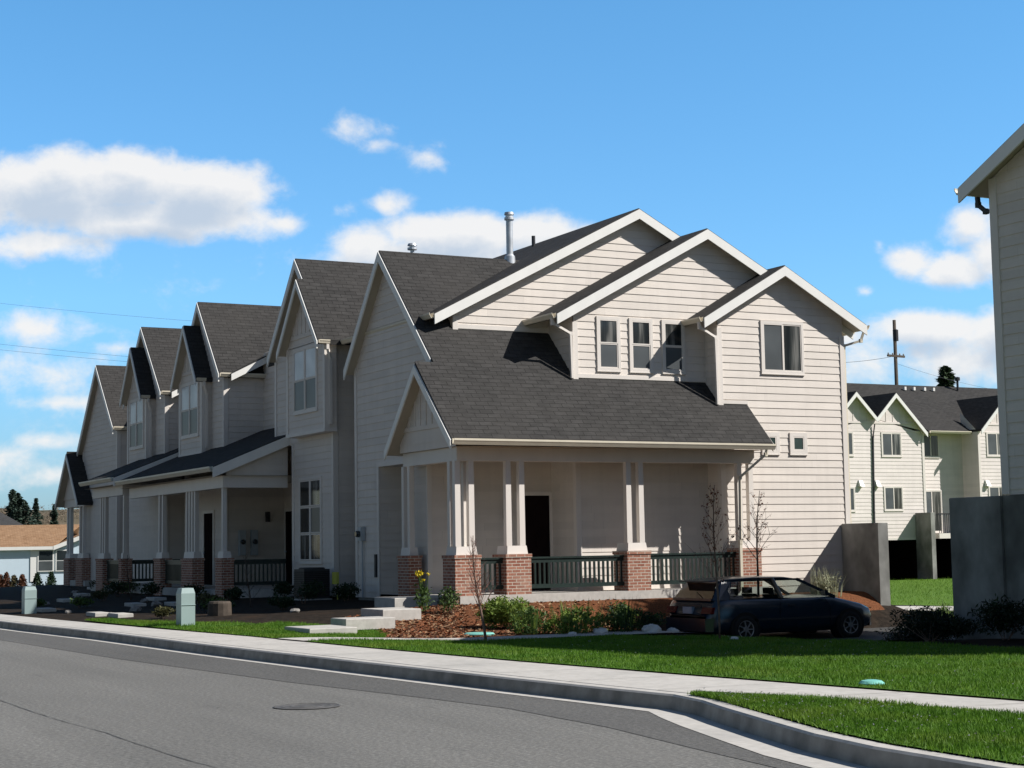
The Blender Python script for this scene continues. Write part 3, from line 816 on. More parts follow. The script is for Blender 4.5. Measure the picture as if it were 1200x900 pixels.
    # --- windows
    for s0, s1 in ((20.18, 20.68), (21.07, 21.58), (21.98, 22.49)):
        window(P, 'x', X2, 1, s0, s1, 5.69, 6.83, 'hung', (glass_c, screen))
    window(P, 'x', X3, 1, 24.45, 25.59, 5.71, 6.86, 'slider', (screen, glass_c))
    window(P, 'x', X3, 1, 25.25, 25.57, 3.79, 4.12, 'single', (glass_g,), .10)
    window(P, 'x', X3, 1, 24.42, 24.74, 3.79, 4.12, 'single', (glass_g,), .10)
    door(P, 'x', X1, 1, 18.62, 19.42, .56, 2.76)
    # --- porch
    d = MB(); d.box(X1-.05, -32.78, 15.95, 23.1, .36, .55); d.box(X3-.4, -32.78, 23.1, 24.0, .36, .55); d.build('porch_deck', concrete, P)
    fb = MB(); fb.box(-35.0, -32.9, 16.1, 23.9, -.3, .36); fb.build('porch_base', concrete, P)
    b = MB()
    b.box(-33.08, -32.86, 15.95, 23.75, 3.44, 3.74); b.box(-35.68, -33.085, 15.95, 16.17, 3.44, 3.74); b.box(-33.6, -33.085, 23.6, 23.75, 3.44, 3.74)
    b.build('porch_beam', trimc, P)
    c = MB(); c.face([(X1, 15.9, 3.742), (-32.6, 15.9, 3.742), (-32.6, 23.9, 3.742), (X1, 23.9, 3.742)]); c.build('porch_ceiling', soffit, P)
    gw = MB()
    lap(gw, 'y', 15.87, -1, [(-35.66, 3.742), (-32.72, 3.742), (-32.72, 4.1), (-33.0, 4.25), (-35.35, 4.25), (-35.66, 3.95)], .3, .008)
    gw.face([(-35.45, 15.865, 4.2), (-32.85, 15.865, 4.2), (-34.18, 15.865, 5.5)])
    for x in np.arange(-35.1, -33.1, .3):
        zt_ = 5.5-abs(x+34.18)*1.0
        if zt_ > 4.4: gw.box(x-.02, x+.02, 15.845, 15.866, 4.26, zt_)
    gw.box(-35.4, -32.9, 15.84, 15.866, 4.2, 4.3)
    gw.build('porch_gable_wall', siding, P)
    zt = 3.44
    pier(P, -33.41, -32.80, 15.85, 16.46, .18, 1.42, [(-33.20, 15.97), (-33.20, 16.3), (-32.94, 15.97), (-32.94, 16.3)], zt)
    pier(P, -33.41, -32.80, 17.08, 17.69, .22, 1.42, [(-32.94, 17.20), (-32.94, 17.53)], zt)
    pier(P, -33.41, -32.80, 20.15, 20.76, .22, 1.44, [(-32.94, 20.27), (-32.94, 20.60)], zt)
    pier(P, -33.35, -32.80, 23.22, 23.83, .1, 1.45, [(-32.94, 23.32), (-32.94, 23.65)], zt)
    pier(P, -35.81, -35.2, 15.85, 16.17, .25, 1.42, [(-35.66, 15.98), (-35.34, 15.98)], zt, .125)
    railing(P, (-32.98, 16.47), (-32.98, 17.07), .55, .80); railing(P, (-32.98, 17.70), (-32.98, 20.14), .55, .80); railing(P, (-32.98, 20.77), (-32.98, 23.21), .55, .82)
    # meter box on the street front
    mt = MB(); mt.box(-38.92, -38.72, YF-.14, YF-.024, 1.78, 2.12); mtb = mt.build('meter_box', meterg, P)
    m2 = MB(); m2.lathe((-38.82, YF-.15, 1.95), [(.0, 0), (.08, 0), (.08, -.06), (.06, -.09), (.0, -.09)], 14, axis='y'); m2.build('meter_dial', glass, mtb)
    m2 = MB(); m2.tube([(-38.82, YF-.06, 1.78), (-38.82, YF-.06, .4)], .022); m2.build('conduit', meterg, mtb)
    m2 = MB(); m2.box(-38.05, -37.97, YF-.08, YF-.022, .9, 1.45); m2.build('utility_box', darkmetal, P)
    # roof pipes
    fl_ = MB(); fl_.lathe((-37.22, 19.62, 8.6), [(.14, 0), (.13, .2), (.085, .26), (.085, 1.12), (.125, 1.13), (.125, 1.19), (.095, 1.20), (.095, 1.25), (.125, 1.26), (.115, 1.32), (.0, 1.34)], 18); fl_.build('flue_pipe', metal, P, False)
    v = MB(); v.lathe((-37.3, 16.98, 8.6), [(.05, 0), (.05, .2), (.12, .21), (.12, .26), (.07, .27), (.07, .3), (.12, .31), (.1, .36), (0, .37)], 14); v.build('vent_cap', metal, P)
    v = MB(); v.lathe((-39.6, 21.6, 9.45), [(.09, 0), (.05, .14), (.05, .42), (0, .42)], 12); v.build('vent_pipe', darkmetal, P)
    for q in ((-34.9, 19.9), (-34.65, 20.9)):
        v = MB(); z = e_roof_z(q[0]); 
        v.box(q[0]-.05, q[0]+.05, q[1]-.05, q[1]+.05, z-.02, z+.07)
    # porch wall lamp
    l = MB(); l.box(X1+.03, X1+.14, 18.2, 18.32, 2.2, 2.45); l.build('wall_lamp', darkmetal, P)
build_E()

# ------------------------------------------------------------------ middle townhouses D, C, B and far end A
def mid_house(label, xl, xr, xrdg, bl, br, brdg, win, deep=27.0, xlg=None):
    P = thing('townhouse', label, 'townhouse', ((xl+xr)/2, 20, .3), 'attached townhouses in the row')
    yw, yr = 16.2, 16.0; ZE, ZR = 6.95, 9.40
    el, er = xl-.10, xr+.12
    sl = (ZR-ZE)/(xrdg-el); sr = (ZR-ZE)/(er-xrdg)
    zz = lambda x: ZR-.14-(sl*(xrdg-x) if x < xrdg else sr*(x-xrdg))
    w = MB()
    lg = xlg if xlg is not None else xl
    lap(w, 'y', yw, -1, [(lg, .4), (xr, .4), (xr, 4.4), (lg, 4.4)])
    lap(w, 'y', yw, -1, [(xl, 4.4), (xr, 4.4), (xr, zz(xr)), (xrdg, ZR-.14), (xl, zz(xl))])
    lap(w, 'x', xr, 1, [(yw, .4), (deep, .4), (deep, 6.9), (yw, 6.9)])
    lap(w, 'x', lg, -1, [(yw, .4), (deep, .4), (deep, 4.4), (yw, 4.4)])
    lap(w, 'x', xl, -1, [(yw, 4.3), (deep, 4.3), (deep, 6.9), (yw, 6.9)])
    w.build('wall', siding, P)
    c = MB(); corner(c, xr, yw, .4, 6.8, 1, -1); corner(c, xl, yw, 4.4, 6.8, -1, -1)
    if xlg is not None: corner(c, xlg, yw, .4, 4.4, -1, -1)
    c.build('corner_trim', trimc, P)
    r = MB()
    roofslab(r, [(el, yr, ZE), (xrdg, yr, ZR), (xrdg, deep, ZR), (el, deep, ZE)])
    roofslab(r, [(xrdg+.0005, yr, ZR), (er, yr, ZE), (er, deep, ZE), (xrdg+.0005, deep, ZR)])
    r.build('roof', ROOFM, P)
    rake(P, [(el, yr, ZE), (xrdg, yr, ZR), (er, yr, ZE)], (0, -1, 0), .24)
    gutter(P, (er+.004, yr+.02, ZE), (er+.004, deep-1, ZE), (1, 0, 0)); gutter(P, (el-.004, yr+.02, ZE), (el-.004, deep-1, ZE), (-1, 0, 0))
    # bay with its own gable
    yb, ybr = 15.9, 15.65; BZE, BZR = 6.9, 8.68; bw = (br-bl)/2+.12
    b0, b1 = brdg-bw, brdg+bw; s = (BZR-BZE)/bw
    bz = lambda x: BZR-.12-s*abs(x-brdg)
    w = MB(); zb = 4.66
    lap(w, 'y', yb, -1, [(bl, zb), (br, zb), (br, bz(br)), (br, 7.35) if bz(br) > 7.35 else (br-.01, bz(br-.01)), (bl+.01, bz(bl+.01)), (bl, bz(bl))] if False else [(bl, zb), (br, zb), (br, 7.0), (bl, 7.0)])
    w.face([(bl, yb-.004, 7.0), (br, yb-.004, 7.0), (br, yb-.004, bz(br)), (brdg, yb-.004, BZR-.12), (bl, yb-.004, bz(bl))])
    for k in range(-4, 5):
        x = brdg+k*.3
        if 7.3 < bz(x): w.box(x-.018, x+.018, yb-.024, yb-.003, 7.26, bz(x))
    e_ = min(br-brdg, (BZR-.12-7.26)/s-.03); w.box(brdg-e_, brdg+e_, yb-.03, yb-.005, 7.14, 7.25)
    lap(w, 'x', br, 1, [(yb, zb), (yw, zb), (yw, 7.0), (yb, 7.0)]); lap(w, 'x', bl, -1, [(yb, zb), (yw, zb), (yw, 7.0), (yb, 7.0)])
    w.face([(bl, yb, zb), (bl, yw, zb), (br, yw, zb), (br, yb, zb)])
    bay = w.build('bay', siding, P)
    c = MB(); corner(c, br, yb, zb, 6.95, 1, -1); corner(c, bl, yb, zb, 6.95, -1, -1); c.box(bl-.04, br+.04, yb-.045, yw, zb-.09, zb-.002); c.build('bay_trim', trimc, bay)
    r = MB()
    roofslab(r, [(b0, ybr, BZE), (brdg, ybr, BZR), (brdg, 20, BZR), (b0, 20, BZE)], .12)
    roofslab(r, [(brdg+.0005, ybr, BZR), (b1, ybr, BZE), (b1, 20, BZE), (brdg+.0005, 20, BZR)], .12)
    r.build('bay_roof', ROOFM, bay)
    rake(bay, [(b0, ybr, BZE), (brdg, ybr, BZR), (b1, ybr, BZE)], (0, -1, 0), .2)
    gutter(bay, (b1+.004, ybr+.02, BZE), (b1+.004, yr-.04, BZE), (1, 0, 0), .1, .09)
    downspout(bay, [(b1+.05, yr-.1, BZE-.11), (b1+.04, yr-.1, BZE-.2), (br+.06, yb+.12, BZE-.5), (br+.06, yb+.12, 4.75)])
    window(bay, 'y', yb, -1, win[0], win[1], 5.22, 6.82, 'twin', (blind, screen))
    return P
D_ = mid_house('middle townhouse beside the end unit, tall six pane window and white topped bay window', -44.84, -40.55, -42.75, -43.1, -40.35, -41.72, (-42.52, -40.92), xlg=-43.5)
C_ = mid_house('townhouse with bay between two dark shed porch roofs in the middle of the row', -53.4, -49.4, -51.45, -52.98, -50.62, -51.8, (-52.72, -51.0))
B_ = mid_house('second townhouse from the far end of the row with a narrow gabled bay', -60.1, -55.63, -57.93, -59.2, -56.85, -58.02, (-58.86, -57.2))

# six pane window, conditioner side etc. on D
window(D_, 'y', 16.2, -1, -42.92, -41.42, 1.3, 3.42, 'six', (glass_c, glass, glass, glass_c, screen, glass_c))
# recess between D and E
rw = MB(); lap(rw, 'y', 18.2, -1, [(-40.55, .4), (-39.3, .4), (-39.3, 6.0), (-40.55, 6.0)]); rw.build('recess_wall', siding, D_)
downspout(D_, [(-40.45, 17.0, 6.8), (-40.46, 17.0, 6.5), (-40.48, 17.0, .5)])

# porch between C and D (belongs to C), porch in front of B
def shed_porch(P, x0, x1, y0, z0, slope, ywall, posts, recess, steps_gap, side_rail):
    r = MB(); zf = lambda y: z0+slope*(y-y0)
    roofslab(r, [(x0, y0, zf(y0)), (x1, y0, zf(y0)), (x1, ywall, zf(ywall)), (x0, ywall, zf(ywall))], .13)
    if recess: 
        a, b, yr = recess
        roofslab(r, [(a, ywall+.0005, zf(ywall)), (b, ywall+.0005, zf(ywall)), (b, yr, zf(yr)), (a, yr, zf(yr))], .13)
    r.build('porch_roof', ROOFM, P)
    rake(P, [(x1, y0-.02, zf(y0)), (x1, ywall, zf(ywall))], (1, 0, 0), .27, .04)
    gutter(P, (x0, y0-.004, zf(y0)), (x1, y0-.004, zf(y0)), (0, -1, 0), .14)
    b = MB(); yb = y0+.42
    b.box(x0+.1, x1-.2, yb-.09, yb+.09, z0-.56, z0-.24); b.box(x1-.42, x1-.2, yb+.092, ywall, z0-.56, z0-.24)
    b.build('porch_beam', trimc, P)
    s = MB(); lap(s, 'x', x1-.2, 1, [(yb, z0-.24), (ywall, z0-.24), (ywall, zf(ywall)-.16), (yb, zf(yb)-.16)]); s.build('porch_gable_wall', siding, P)
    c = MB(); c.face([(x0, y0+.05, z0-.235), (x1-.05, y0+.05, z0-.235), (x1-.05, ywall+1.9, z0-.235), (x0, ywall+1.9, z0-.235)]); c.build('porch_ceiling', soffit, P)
    d = MB(); d.box(x0, x1-.1, yb-.1, ywall+1.9, .33, .55); d.build('porch_deck', concrete, P)
    for a, bb, n in posts:
        k = [(a+(bb-a)*(i+.5)/n, yb) for i in range(n)]
        pier(P, a, bb, yb-.16, yb+.18, .2, 1.4, k, z0-.56, .12)
    pr = sorted(posts)
    for i, (p, q) in enumerate(zip(pr[:-1], pr[1:])):
        if i not in steps_gap: railing(P, (p[1], yb), (q[0], yb), .55, .8)
    if side_rail: railing(P, (x1-.3, yb+.19), (x1-.3, ywall-.02), .55, .8)
rw = MB(); lap(rw, 'y', 18.1, -1, [(-49.4, .5), (-43.5, .5), (-43.5, 5.9), (-49.4, 5.9)]); 
lap(rw, 'y', 17.45, -1, [(-49.4, 4.6), (-44.84, 4.6), (-44.84, 7.55), (-49.4, 7.55)]); rw.slab([(-49.1, 17.35, 7.57), (-44.8, 17.35, 7.57), (-44.8, 21.9, 9.3), (-49.1, 21.9, 9.3)], .05, (0, 0, 0))
rw.build('recess_wall', siding, C_)
cr = MB(); roofslab(cr, [(-49.12, 16.32, 6.93), (-49.12, 21.9, 9.77), (-52, 21.9, 9.77), (-52, 16.32, 6.93)][::1]); cr.build('rear_roof', ROOFM, C_)
rake(C_, [(-49.12, 16.32, 6.93), (-49.12, 21.9, 9.77)], (1, 0, 0), .2)
cr = MB(); roofslab(cr, [(-55.35, 16.32, 6.93), (-55.35, 21.9, 9.77), (-58.2, 21.9, 9.77), (-58.2, 16.32, 6.93)]); cr.build('rear_roof', ROOFM, B_)
rake(B_, [(-55.35, 16.32, 6.93), (-55.35, 21.9, 9.77)], (1, 0, 0), .2)
shed_porch(C_, -53.45, -43.75, 14.04, 3.84, .415, 16.2, [(-44.4, -43.85, 1), (-47.5, -46.45, 4), (-50.3, -49.6, 2)], (-49.38, -44.86, 17.4), (1,), True)
door(C_, 'y', 18.1, -1, -49.2, -48.3, .56, 2.75)
door(C_, 'y', 16.2, -1, -51.3, -50.4, .56, 2.75)
for y0 in (16.62, 17.0):
    m = MB(); m.box(-49.376, -49.24, y0, y0+.2, 1.45, 2.2); mb_ = m.build('meter_box', meterg, C_)
    m = MB(); m.lathe((-49.235, y0+.1, 1.85), [(0, 0), (.075, 0), (.075, .05), (.05, .08), (0, .08)], 14, axis='x'); m.build('meter_dial', glass, mb_)
m = MB(); m.box(-49.376, -49.28, 17.48, 17.6, 2.45, 2.75); m.build('wall_lamp', darkmetal, C_)
rw = MB(); lap(rw, 'y', 17.4, -1, [(-55.63, .5), (-53.4, .5), (-53.4, 7.55), (-55.63, 7.55)]); lap(rw, 'y', 17.4, -1, [(-61.75, .5), (-60.1, .5), (-60.1, 7.3), (-61.75, 7.3)]); rw.build('recess_wall', siding, B_)
shed_porch(B_, -57.8, -53.62, 13.95, 3.98, .40, 16.2, [(-54.0, -53.65, 1), (-56.9, -56.0, 3)], (-55.6, -53.42, 17.4), (), True)
window(B_, 'y', 17.4, -1, -55.3, -54.35, 1.2, 3.1, 'six', (blind, blind, glass, blind, blind, glass))
door(B_, 'y', 17.4, -1, -54.25, -53.55, .56, 2.7)
def build_A():
    P = thing('townhouse', 'far end townhouse of the row with a small dark gabled porch at its left', 'townhouse', (-65, 20, .3), 'attached townhouses in the row')
    yw, yr = 16.2, 16.0
    xl, xr, rx, rz = -66.9, -61.75, -64.2, 8.70
    w = MB(); sR = (8.70-6.3)/(rx+61.6)*-1; s_ = 1.0
    zz = lambda x: rz-.14-(1.08*(rx-x) if x < rx else .98*(x-rx))
    lap(w, 'y', yw, -1, [(xl, .3), (xr, .3), (xr, zz(xr)), (rx, rz-.14), (xl, zz(xl))])
    lap(w, 'x', xr, 1, [(yw, .3), (27, .3), (27, 6.2), (yw, 6.2)]); lap(w, 'x', xl, -1, [(yw, .3), (27, .3), (27, 5.6), (yw, 5.6)])
    w.build('wall', siding, P)
    c = MB(); corner(c, xr, yw, .4, 6.15, 1, -1); corner(c, xl, yw, .4, 5.55, -1, -1); c.build('corner_trim', trimc, P)
    er = (-61.63, rz-.98*(61.63-64.2)*-1*-1*-1) if False else (-61.63, rz-.98*(64.2-61.63))
    top = lambda x: rz-(1.08*(rx-x) if x < rx else .98*(x-rx))
    r = MB()
    roofslab(r, [(rx+.0005, yr, rz), (-61.63, yr, top(-61.63)), (-61.63, 27, top(-61.63)), (rx+.0005, 27, rz)])
    xe = -67.1
    roofslab(r, [(xe, yr, top(xe)), (rx, yr, rz), (rx, 27, rz), (xe, 27, top(xe))])
    # outer porch slope carries on down
    xo = -68.95
    roofslab(r, [(xo, 15.59, top(xo)), (xe-.0005, 15.59, top(xe)), (xe-.0005, 23, top(xe)), (xo, 23, top(xo))])
    ap = (-67.2, 15.59, top(-67.2))
    roofslab(r, [(ap[0]+.1, 15.59, ap[2]), (-65.3, 15.59, ap[2]-1.9), (-65.3, yw, ap[2]-1.9), (ap[0]+.1, yw, ap[2])])
    r.build('roof', ROOFM, P)
    rake(P, [(xe, yr, top(xe)), (rx, yr, rz), (-61.63, yr, top(-61.63))], (0, -1, 0), .24)
    rake(P, [(xo, 15.59, top(xo)), (ap[0]+.05, 15.59, ap[2]+.04), (-65.3, 15.59, ap[2]-1.9)], (0, -1, 0), .2)
    gutter(P, (-61.62, yr, top(-61.63)), (-61.62, 24, top(-61.63)), (1, 0, 0))
    gw = MB(); gw.hexa([(-68.75, 15.85, 3.7), (-65.5, 15.85, 3.7), (-65.5, 15.95, 3.7), (-68.75, 15.95, 3.7)], [(-67.2, 15.85, ap[2]-.2), (-67.1, 15.85, ap[2]-.2), (-67.1, 15.95, ap[2]-.2), (-67.2, 15.95, ap[2]-.2)]); gw.build('porch_gable_wall', siding, P)
    b = MB(); b.box(-68.75, -65.45, 15.9, 16.1, 3.4, 3.7); b.box(-68.75, -68.5, 16.102, 23, 3.4, 3.7); b.build('porch_beam', trimc, P)
    d = MB(); d.box(-68.75, -66.9, 15.9, 23, .3, .55); d.box(-66.899, -65.3, 15.9, 16.19, .3, .55); d.build('porch_deck', concrete, P)
    pier(P, -68.6, -67.75, 15.85, 16.3, .2, 1.4, [(-68.4, 16.0), (-67.95, 16.0)], 3.4)
    pier(P, -66.6, -65.6, 15.85, 16.2, .2, 1.4, [(-66.35, 16.0), (-65.85, 16.0)], 3.4)
    pier(P, -68.6, -68.0, 19.2, 19.8, .2, 1.4, [(-68.3, 19.35), (-68.3, 19.65)], 3.4)
    railing(P, (-68.3, 16.32), (-68.3, 19.18), .55, .8)
build_A()

# ------------------------------------------------------------------ right hand house (in shade) and concrete wing walls
def build_R():
    P = thing('townhouse', 'tall shaded house wall cropped by the right edge, on a concrete base', 'townhouse', (-17, 24, 0))
    xl, xr, yf, yb = -20.6, -14.4, 19.8, 33
    el, er, yr, ze = -21.03, -14.0, 19.5, 7.38
    rx = (el+er)/2; s = .48; rz = ze+s*(rx-el)
    zz = lambda x: rz-.14-s*abs(x-rx)
    w = MB()
    lap(w, 'y', yf, -1, [(xl, 2.28), (xr, 2.28), (xr, zz(xr)), (rx, rz-.14), (xl, zz(xl))], z0=.05)
    lap(w, 'x', xl, -1, [(yf, 2.28), (yb, 2.28), (yb, zz(xl)), (yf, zz(xl))], z0=.05); lap(w, 'x', xr, 1, [(yf, 2.28), (yb, 2.28), (yb, zz(xr)), (yf, zz(xr))], z0=.05)
    lap(w, 'y', yb, 1, [(xl, 2.28), (xr, 2.28), (xr, zz(xr)), (rx, rz-.14), (xl, zz(xl))])
    w.build('wall', siding, P)
    c = MB(); corner(c, xl, yf, 2.29, 7.45, -1, -1, .13); corner(c, xr, yf, 2.29, 7.45, 1, -1, .13); c.build('corner_trim', trimc, P)
    r = MB()
    roofslab(r, [(el, yr, ze), (rx, yr, rz), (rx, yb+.3, rz), (el, yb+.3, ze)], .12); roofslab(r, [(rx+.0005, yr, rz), (er, yr, ze), (er, yb+.3, ze), (rx+.0005, yb+.3, rz)], .12)
    r.build('roof', ROOFM, P)
    rake(P, [(el, yr, ze), (rx, yr, rz), (er, yr, ze)], (0, -1, 0), .24)
    gutter(P, (el-.004, yr, ze), (el-.004, yb, ze), (-1, 0, 0)); gutter(P, (er+.004, yr, ze), (er+.004, yb, ze), (1, 0, 0))
    downspout(P, [(el-.06, 19.95, 7.26), (el-.05, 19.95, 7.12), (el+.12, 19.95, 6.98), (xl-.08, 19.95, 6.95), (xl-.07, 19.95, 2.3)], m=darkmetal)
    f = MB(); f.box(xl-.03, xr+.03, yf-.03, yb, -.8, 2.275); f.build('foundation', wallconc, P)
    window(P, 'y', yf, -1, -18, -16.8, 4.6, 5.9, 'slider')
build_R()
def wingwall(name, label, x0, x1, y0, y1, z0, z1):
    mb = MB(); b = .012
    lo = [(x0, y0, z0), (x1, y0, z0), (x1, y1, z0), (x0, y1, z0)]; mid = [(p[0], p[1], z1-b) for p in lo]
    top = [(x0+b, y0+b, z1), (x1-b, y0+b, z1), (x1-b, y1-b, z1), (x0+b, y1-b, z1)]
    for i in range(4):
        j = (i+1) % 4; mb.face([lo[i], lo[j], mid[j], mid[i]]); mb.face([mid[i], mid[j], top[j], top[i]])
    mb.face(top); mb.face(list(reversed(lo)))
    # form-tie holes and a pour line
    for hx in np.arange(x0+.25, x1-.1, .6):
        for hz in np.arange(max(z0, .2)+.3, z1-.2, .6):
            mb.box(hx-.014, hx+.014, y0-.004, y0-.001, hz-.014, hz+.014)
    return tag(mb.build(name, wallconc), label, 'wall', 'concrete wing walls by the garages')
wingwall('concrete_wall', 'concrete wing wall with a sunlit edge at the end townhouse corner', X3+.03, -31.95, 26.63, 26.93, -.6, 2.0)
wingwall('concrete_wall', 'wide dark stained concrete wall below the shaded right hand house', -21.82, -20.635, 19.72, 19.97, -.8, 2.27)
wingwall('concrete_wall', 'tall concrete wing wall between two garage openings of the rear building', -63.95, -62.85, 55.62, 55.87, -.8, 2.85)

# ------------------------------------------------------------------ rear three storey row
def build_back():
    P = thing('apartment_row', 'sunlit three storey cream apartment row with white gables and ground floor garages', 'apartment building', (-67, 56, -.3))
    xf = -64.0; Z0 = 1.68
    gab = [(52.08, 1.88, 1.21, 8.65, xf), (54.5, 1.21, 1.88, 8.65, xf), (61.0, 1.77, 1.3, 8.68, xf+.65), (63.6, 1.3, 1.77, 8.68, xf+.65), (46.0, 1.8, 1.8, 8.65, xf)]
    w = MB()
    ze = 6.84
    lap(w, 'x', xf, 1, [(43, Z0), (56.35, Z0), (56.35, ze), (43, ze)], .178, .014)
    lap(w, 'x', xf-.5, 1, [(56.35, Z0), (59.25, Z0), (59.25, ze), (56.35, ze)], .178, .014)
    lap(w, 'x', xf+.65, 1, [(59.25, Z0), (66, Z0), (66, ze), (59.25, ze)], .178, .014)
    w.face([(xf+.65, 59.25, Z0), (xf-.5, 59.25, Z0), (xf-.5, 59.25, ze+1), (xf+.65, 59.25, ze)]); w.face([(xf, 56.35, Z0), (xf-.5, 56.35, Z0), (xf-.5, 56.35, ze), (xf, 56.35, ze)])
    for yc, hl, hr, za, x in gab:
        w.face([(x+.004, yc-hl, ze-.01), (x+.004, yc+hr, ze-.01), (x+.004, yc+hr, za-hr-.05), (x+.004, yc, za-.05), (x+.004, yc-hl, za-hl-.05)])
        w.box(x+.005, x+.03, yc-min(hl, 1.3), yc+min(hr, 1.3), ze+.30, ze+.40)
        for k in (-2, -1, 0, 1, 2):
            if 1.5-abs(k*.42) > .6: w.box(x+.005, x+.022, yc+k*.42-.02, yc+k*.42+.02, ze+.40, za-abs(k*.42)-.15)
    # other sides
    w.face([(-72, 43, -.6), (-72, 66, -.6), (-72, 66, 6.8), (-72, 43, 6.8)])
    w.face([(xf, 43, -.6), (-72, 43, -.6), (-72, 43, 6.8), (-68, 43, 9.4), (xf, 43, 6.8)]); w.face([(xf, 66, -.6), (-72, 66, -.6), (-72, 66, 6.8), (-68, 66, 9.4), (xf, 66, 6.8)])
    w.build('wall', siding2, P)
    t = MB()
    for y in (56.3, 59.3, 51.0): t.box(xf+.01 if y != 59.3 else xf+.66, (xf+.04) if y != 59.3 else xf+.69, y-.07, y+.07, Z0, ze)
    t.box(xf-.02, xf+.03, 43, 56.35, Z0-.12, Z0)
    t.build('corner_trim', trimc, P)
    r = MB(); rx, rz = -68.0, 9.52
    kz = (rz-6.84)/(rx-xf-.3); zq = lambda x: 6.84+kz*(x-xf-.3)
    roofslab(r, [(xf+.3, 56.42, 6.84), (xf+.3, 59.2, 6.84), (rx, 59.2, rz), (rx, 56.42, rz)], .12)
    roofslab(r, [(xf-.15, 43, zq(xf-.15)), (xf-.15, 56.419, zq(xf-.15)), (rx, 56.419, rz), (rx, 43, rz)], .12)
    roofslab(r, [(xf-.15, 59.201, zq(xf-.15)), (xf-.15, 66, zq(xf-.15)), (rx, 66, rz), (rx, 59.201, rz)], .12)
    roofslab(r, [(rx-.0005, 43, rz), (rx-.0005, 66, rz), (-72.4, 66, 6.8), (-72.4, 43, 6.8)], .12)
    for yc, hl, hr, za, x in gab:
        xx = x+.3; xr_ = rx+.8
        roofslab(r, [(xx, yc-hl, za-hl), (xx, yc, za), (xr_, yc, za), (xr_, yc-hl, za-hl)], .1); roofslab(r, [(xx, yc+.0005, za), (xx, yc+hr, za-hr), (xr_, yc+hr, za-hr), (xr_, yc+.0005, za)], .1)
    r.build('roof', ROOFM, P)
    for yc, hl, hr, za, x in gab: rake(P, [(x+.3, yc-hl, za-hl), (x+.3, yc, za), (x+.3, yc+hr, za-hr)], (1, 0, 0), .22)
    gutter(P, (xf+.31, 56.5, 6.84), (xf+.31, 59.1, 6.84), (1, 0, 0))
    downspout(P, [(xf+.12, 53.28, 7.1), (xf+.06, 53.2, 6.5), (xf+.06, 53.1, 2.9), (xf+.06, 53.1, 1.0)], m=darkmetal)
    def win(y0, y1, z0, z1, x=xf, st='slider'): window(P, 'x', x, 1, y0, y1, z0, z1, st, (screen, glass_c), .06)
    win(53.78, 54.9, 5.62, 6.68); win(53.82, 54.87, 3.02, 4.08); win(51.3, 51.97, 5.63, 6.68, st='single'); win(51.4, 51.95, 3.0, 4.05, st='single')
    win(56.7, 57.72, 5.62, 6.68, xf-.5); win(56.55, 57.75, 1.95, 3.92, xf-.5)
    win(59.85, 61.05, 5.66, 6.73, xf+.65); win(59.85, 61.05, 3.02, 4.08, xf+.65)
    for y in (52.35, 53.35, 59.7):
        v = MB(); x = xf if y < 59 else xf+.65
        v.hexa([(x+.02, y-.13, 4.12), (x+.22, y-.13, 4.12), (x+.22, y+.13, 4.12), (x+.02, y+.13, 4.12)], [(x+.02, y-.13, 4.42), (x+.06, y-.1, 4.42), (x+.06, y+.1, 4.42), (x+.02, y+.13, 4.42)])
        v.build('vent_hood', white, P)
    # garages: dark deep openings
    gb = MB()
    for y0, y1 in ((50.0, 53.1), (53.35, 56.25), (56.65, 59.2), (59.6, 62.6)):
        x = xf-.5 if y0 > 56.4 and y0 < 59 else xf
        gb.face([(x-4.5, y0, -.4), (x-4.5, y1, -.4), (x-4.5, y1, 1.6), (x-4.5, y0, 1.6)])
        gb.face([(x, y0, -.4), (x-4.5, y0, -.4), (x-4.5, y0, 1.6), (x, y0, 1.6)]); gb.face([(x, y1, -.4), (x-4.5, y1, -.4), (x-4.5, y1, 1.6), (x, y1, 1.6)])
        gb.face([(x, y0, 1.6), (x-4.5, y0, 1.6), (x-4.5, y1, 1.6), (x, y1, 1.6)]); gb.face([(x, y0, -.38), (x-4.5, y0, -.38), (x-4.5, y1, -.38), (x, y1, -.38)])
    gb.build('garage_interior', doorm, P)
    hd = MB()
    for y in (43, 49.6, 53.1, 56.25, 59.2, 62.6): hd.box(xf-.3, xf-.02, y+.005, y+.245, -.6, Z0-.12)
    hd.box(xf-.3, xf-.03, 43.25, 49.6, -.6, 1.56); hd.build('garage_pier', wallconc, P)
    # balcony
    b = MB(); b.box(xf-.48, xf+.5, 56.7, 59.2, 1.6, 1.85); bb = b.build('balcony', trimc, P)
    b = MB(); b.box(xf+.44, xf+.5, 56.7, 59.2, 2.75, 2.82)
    for y in np.arange(56.75, 59.2, .12): b.box(xf+.455, xf+.48, y-.012, y+.012, 1.85, 2.75)
    b.build('balcony_railing', darkmetal, bb)
    for y in (52.1, 52.7, 53.3, 54.0, 58.3, 58.9, 59.6, 60.2):
        v = MB(); v.box(-67.5, -67.38, y-.06, y+.06, 9.2, 9.37); v.build('roof_vent', white, P)
    for y in (53.0, 62.0):
        v = MB(); v.lathe((-67.6, y, 9.3), [(.06, 0), (.06, .5), (.14, .52), (.14, .68), (0, .72)], 10); v.build('flue_pipe', darkmetal, P)
build_back()

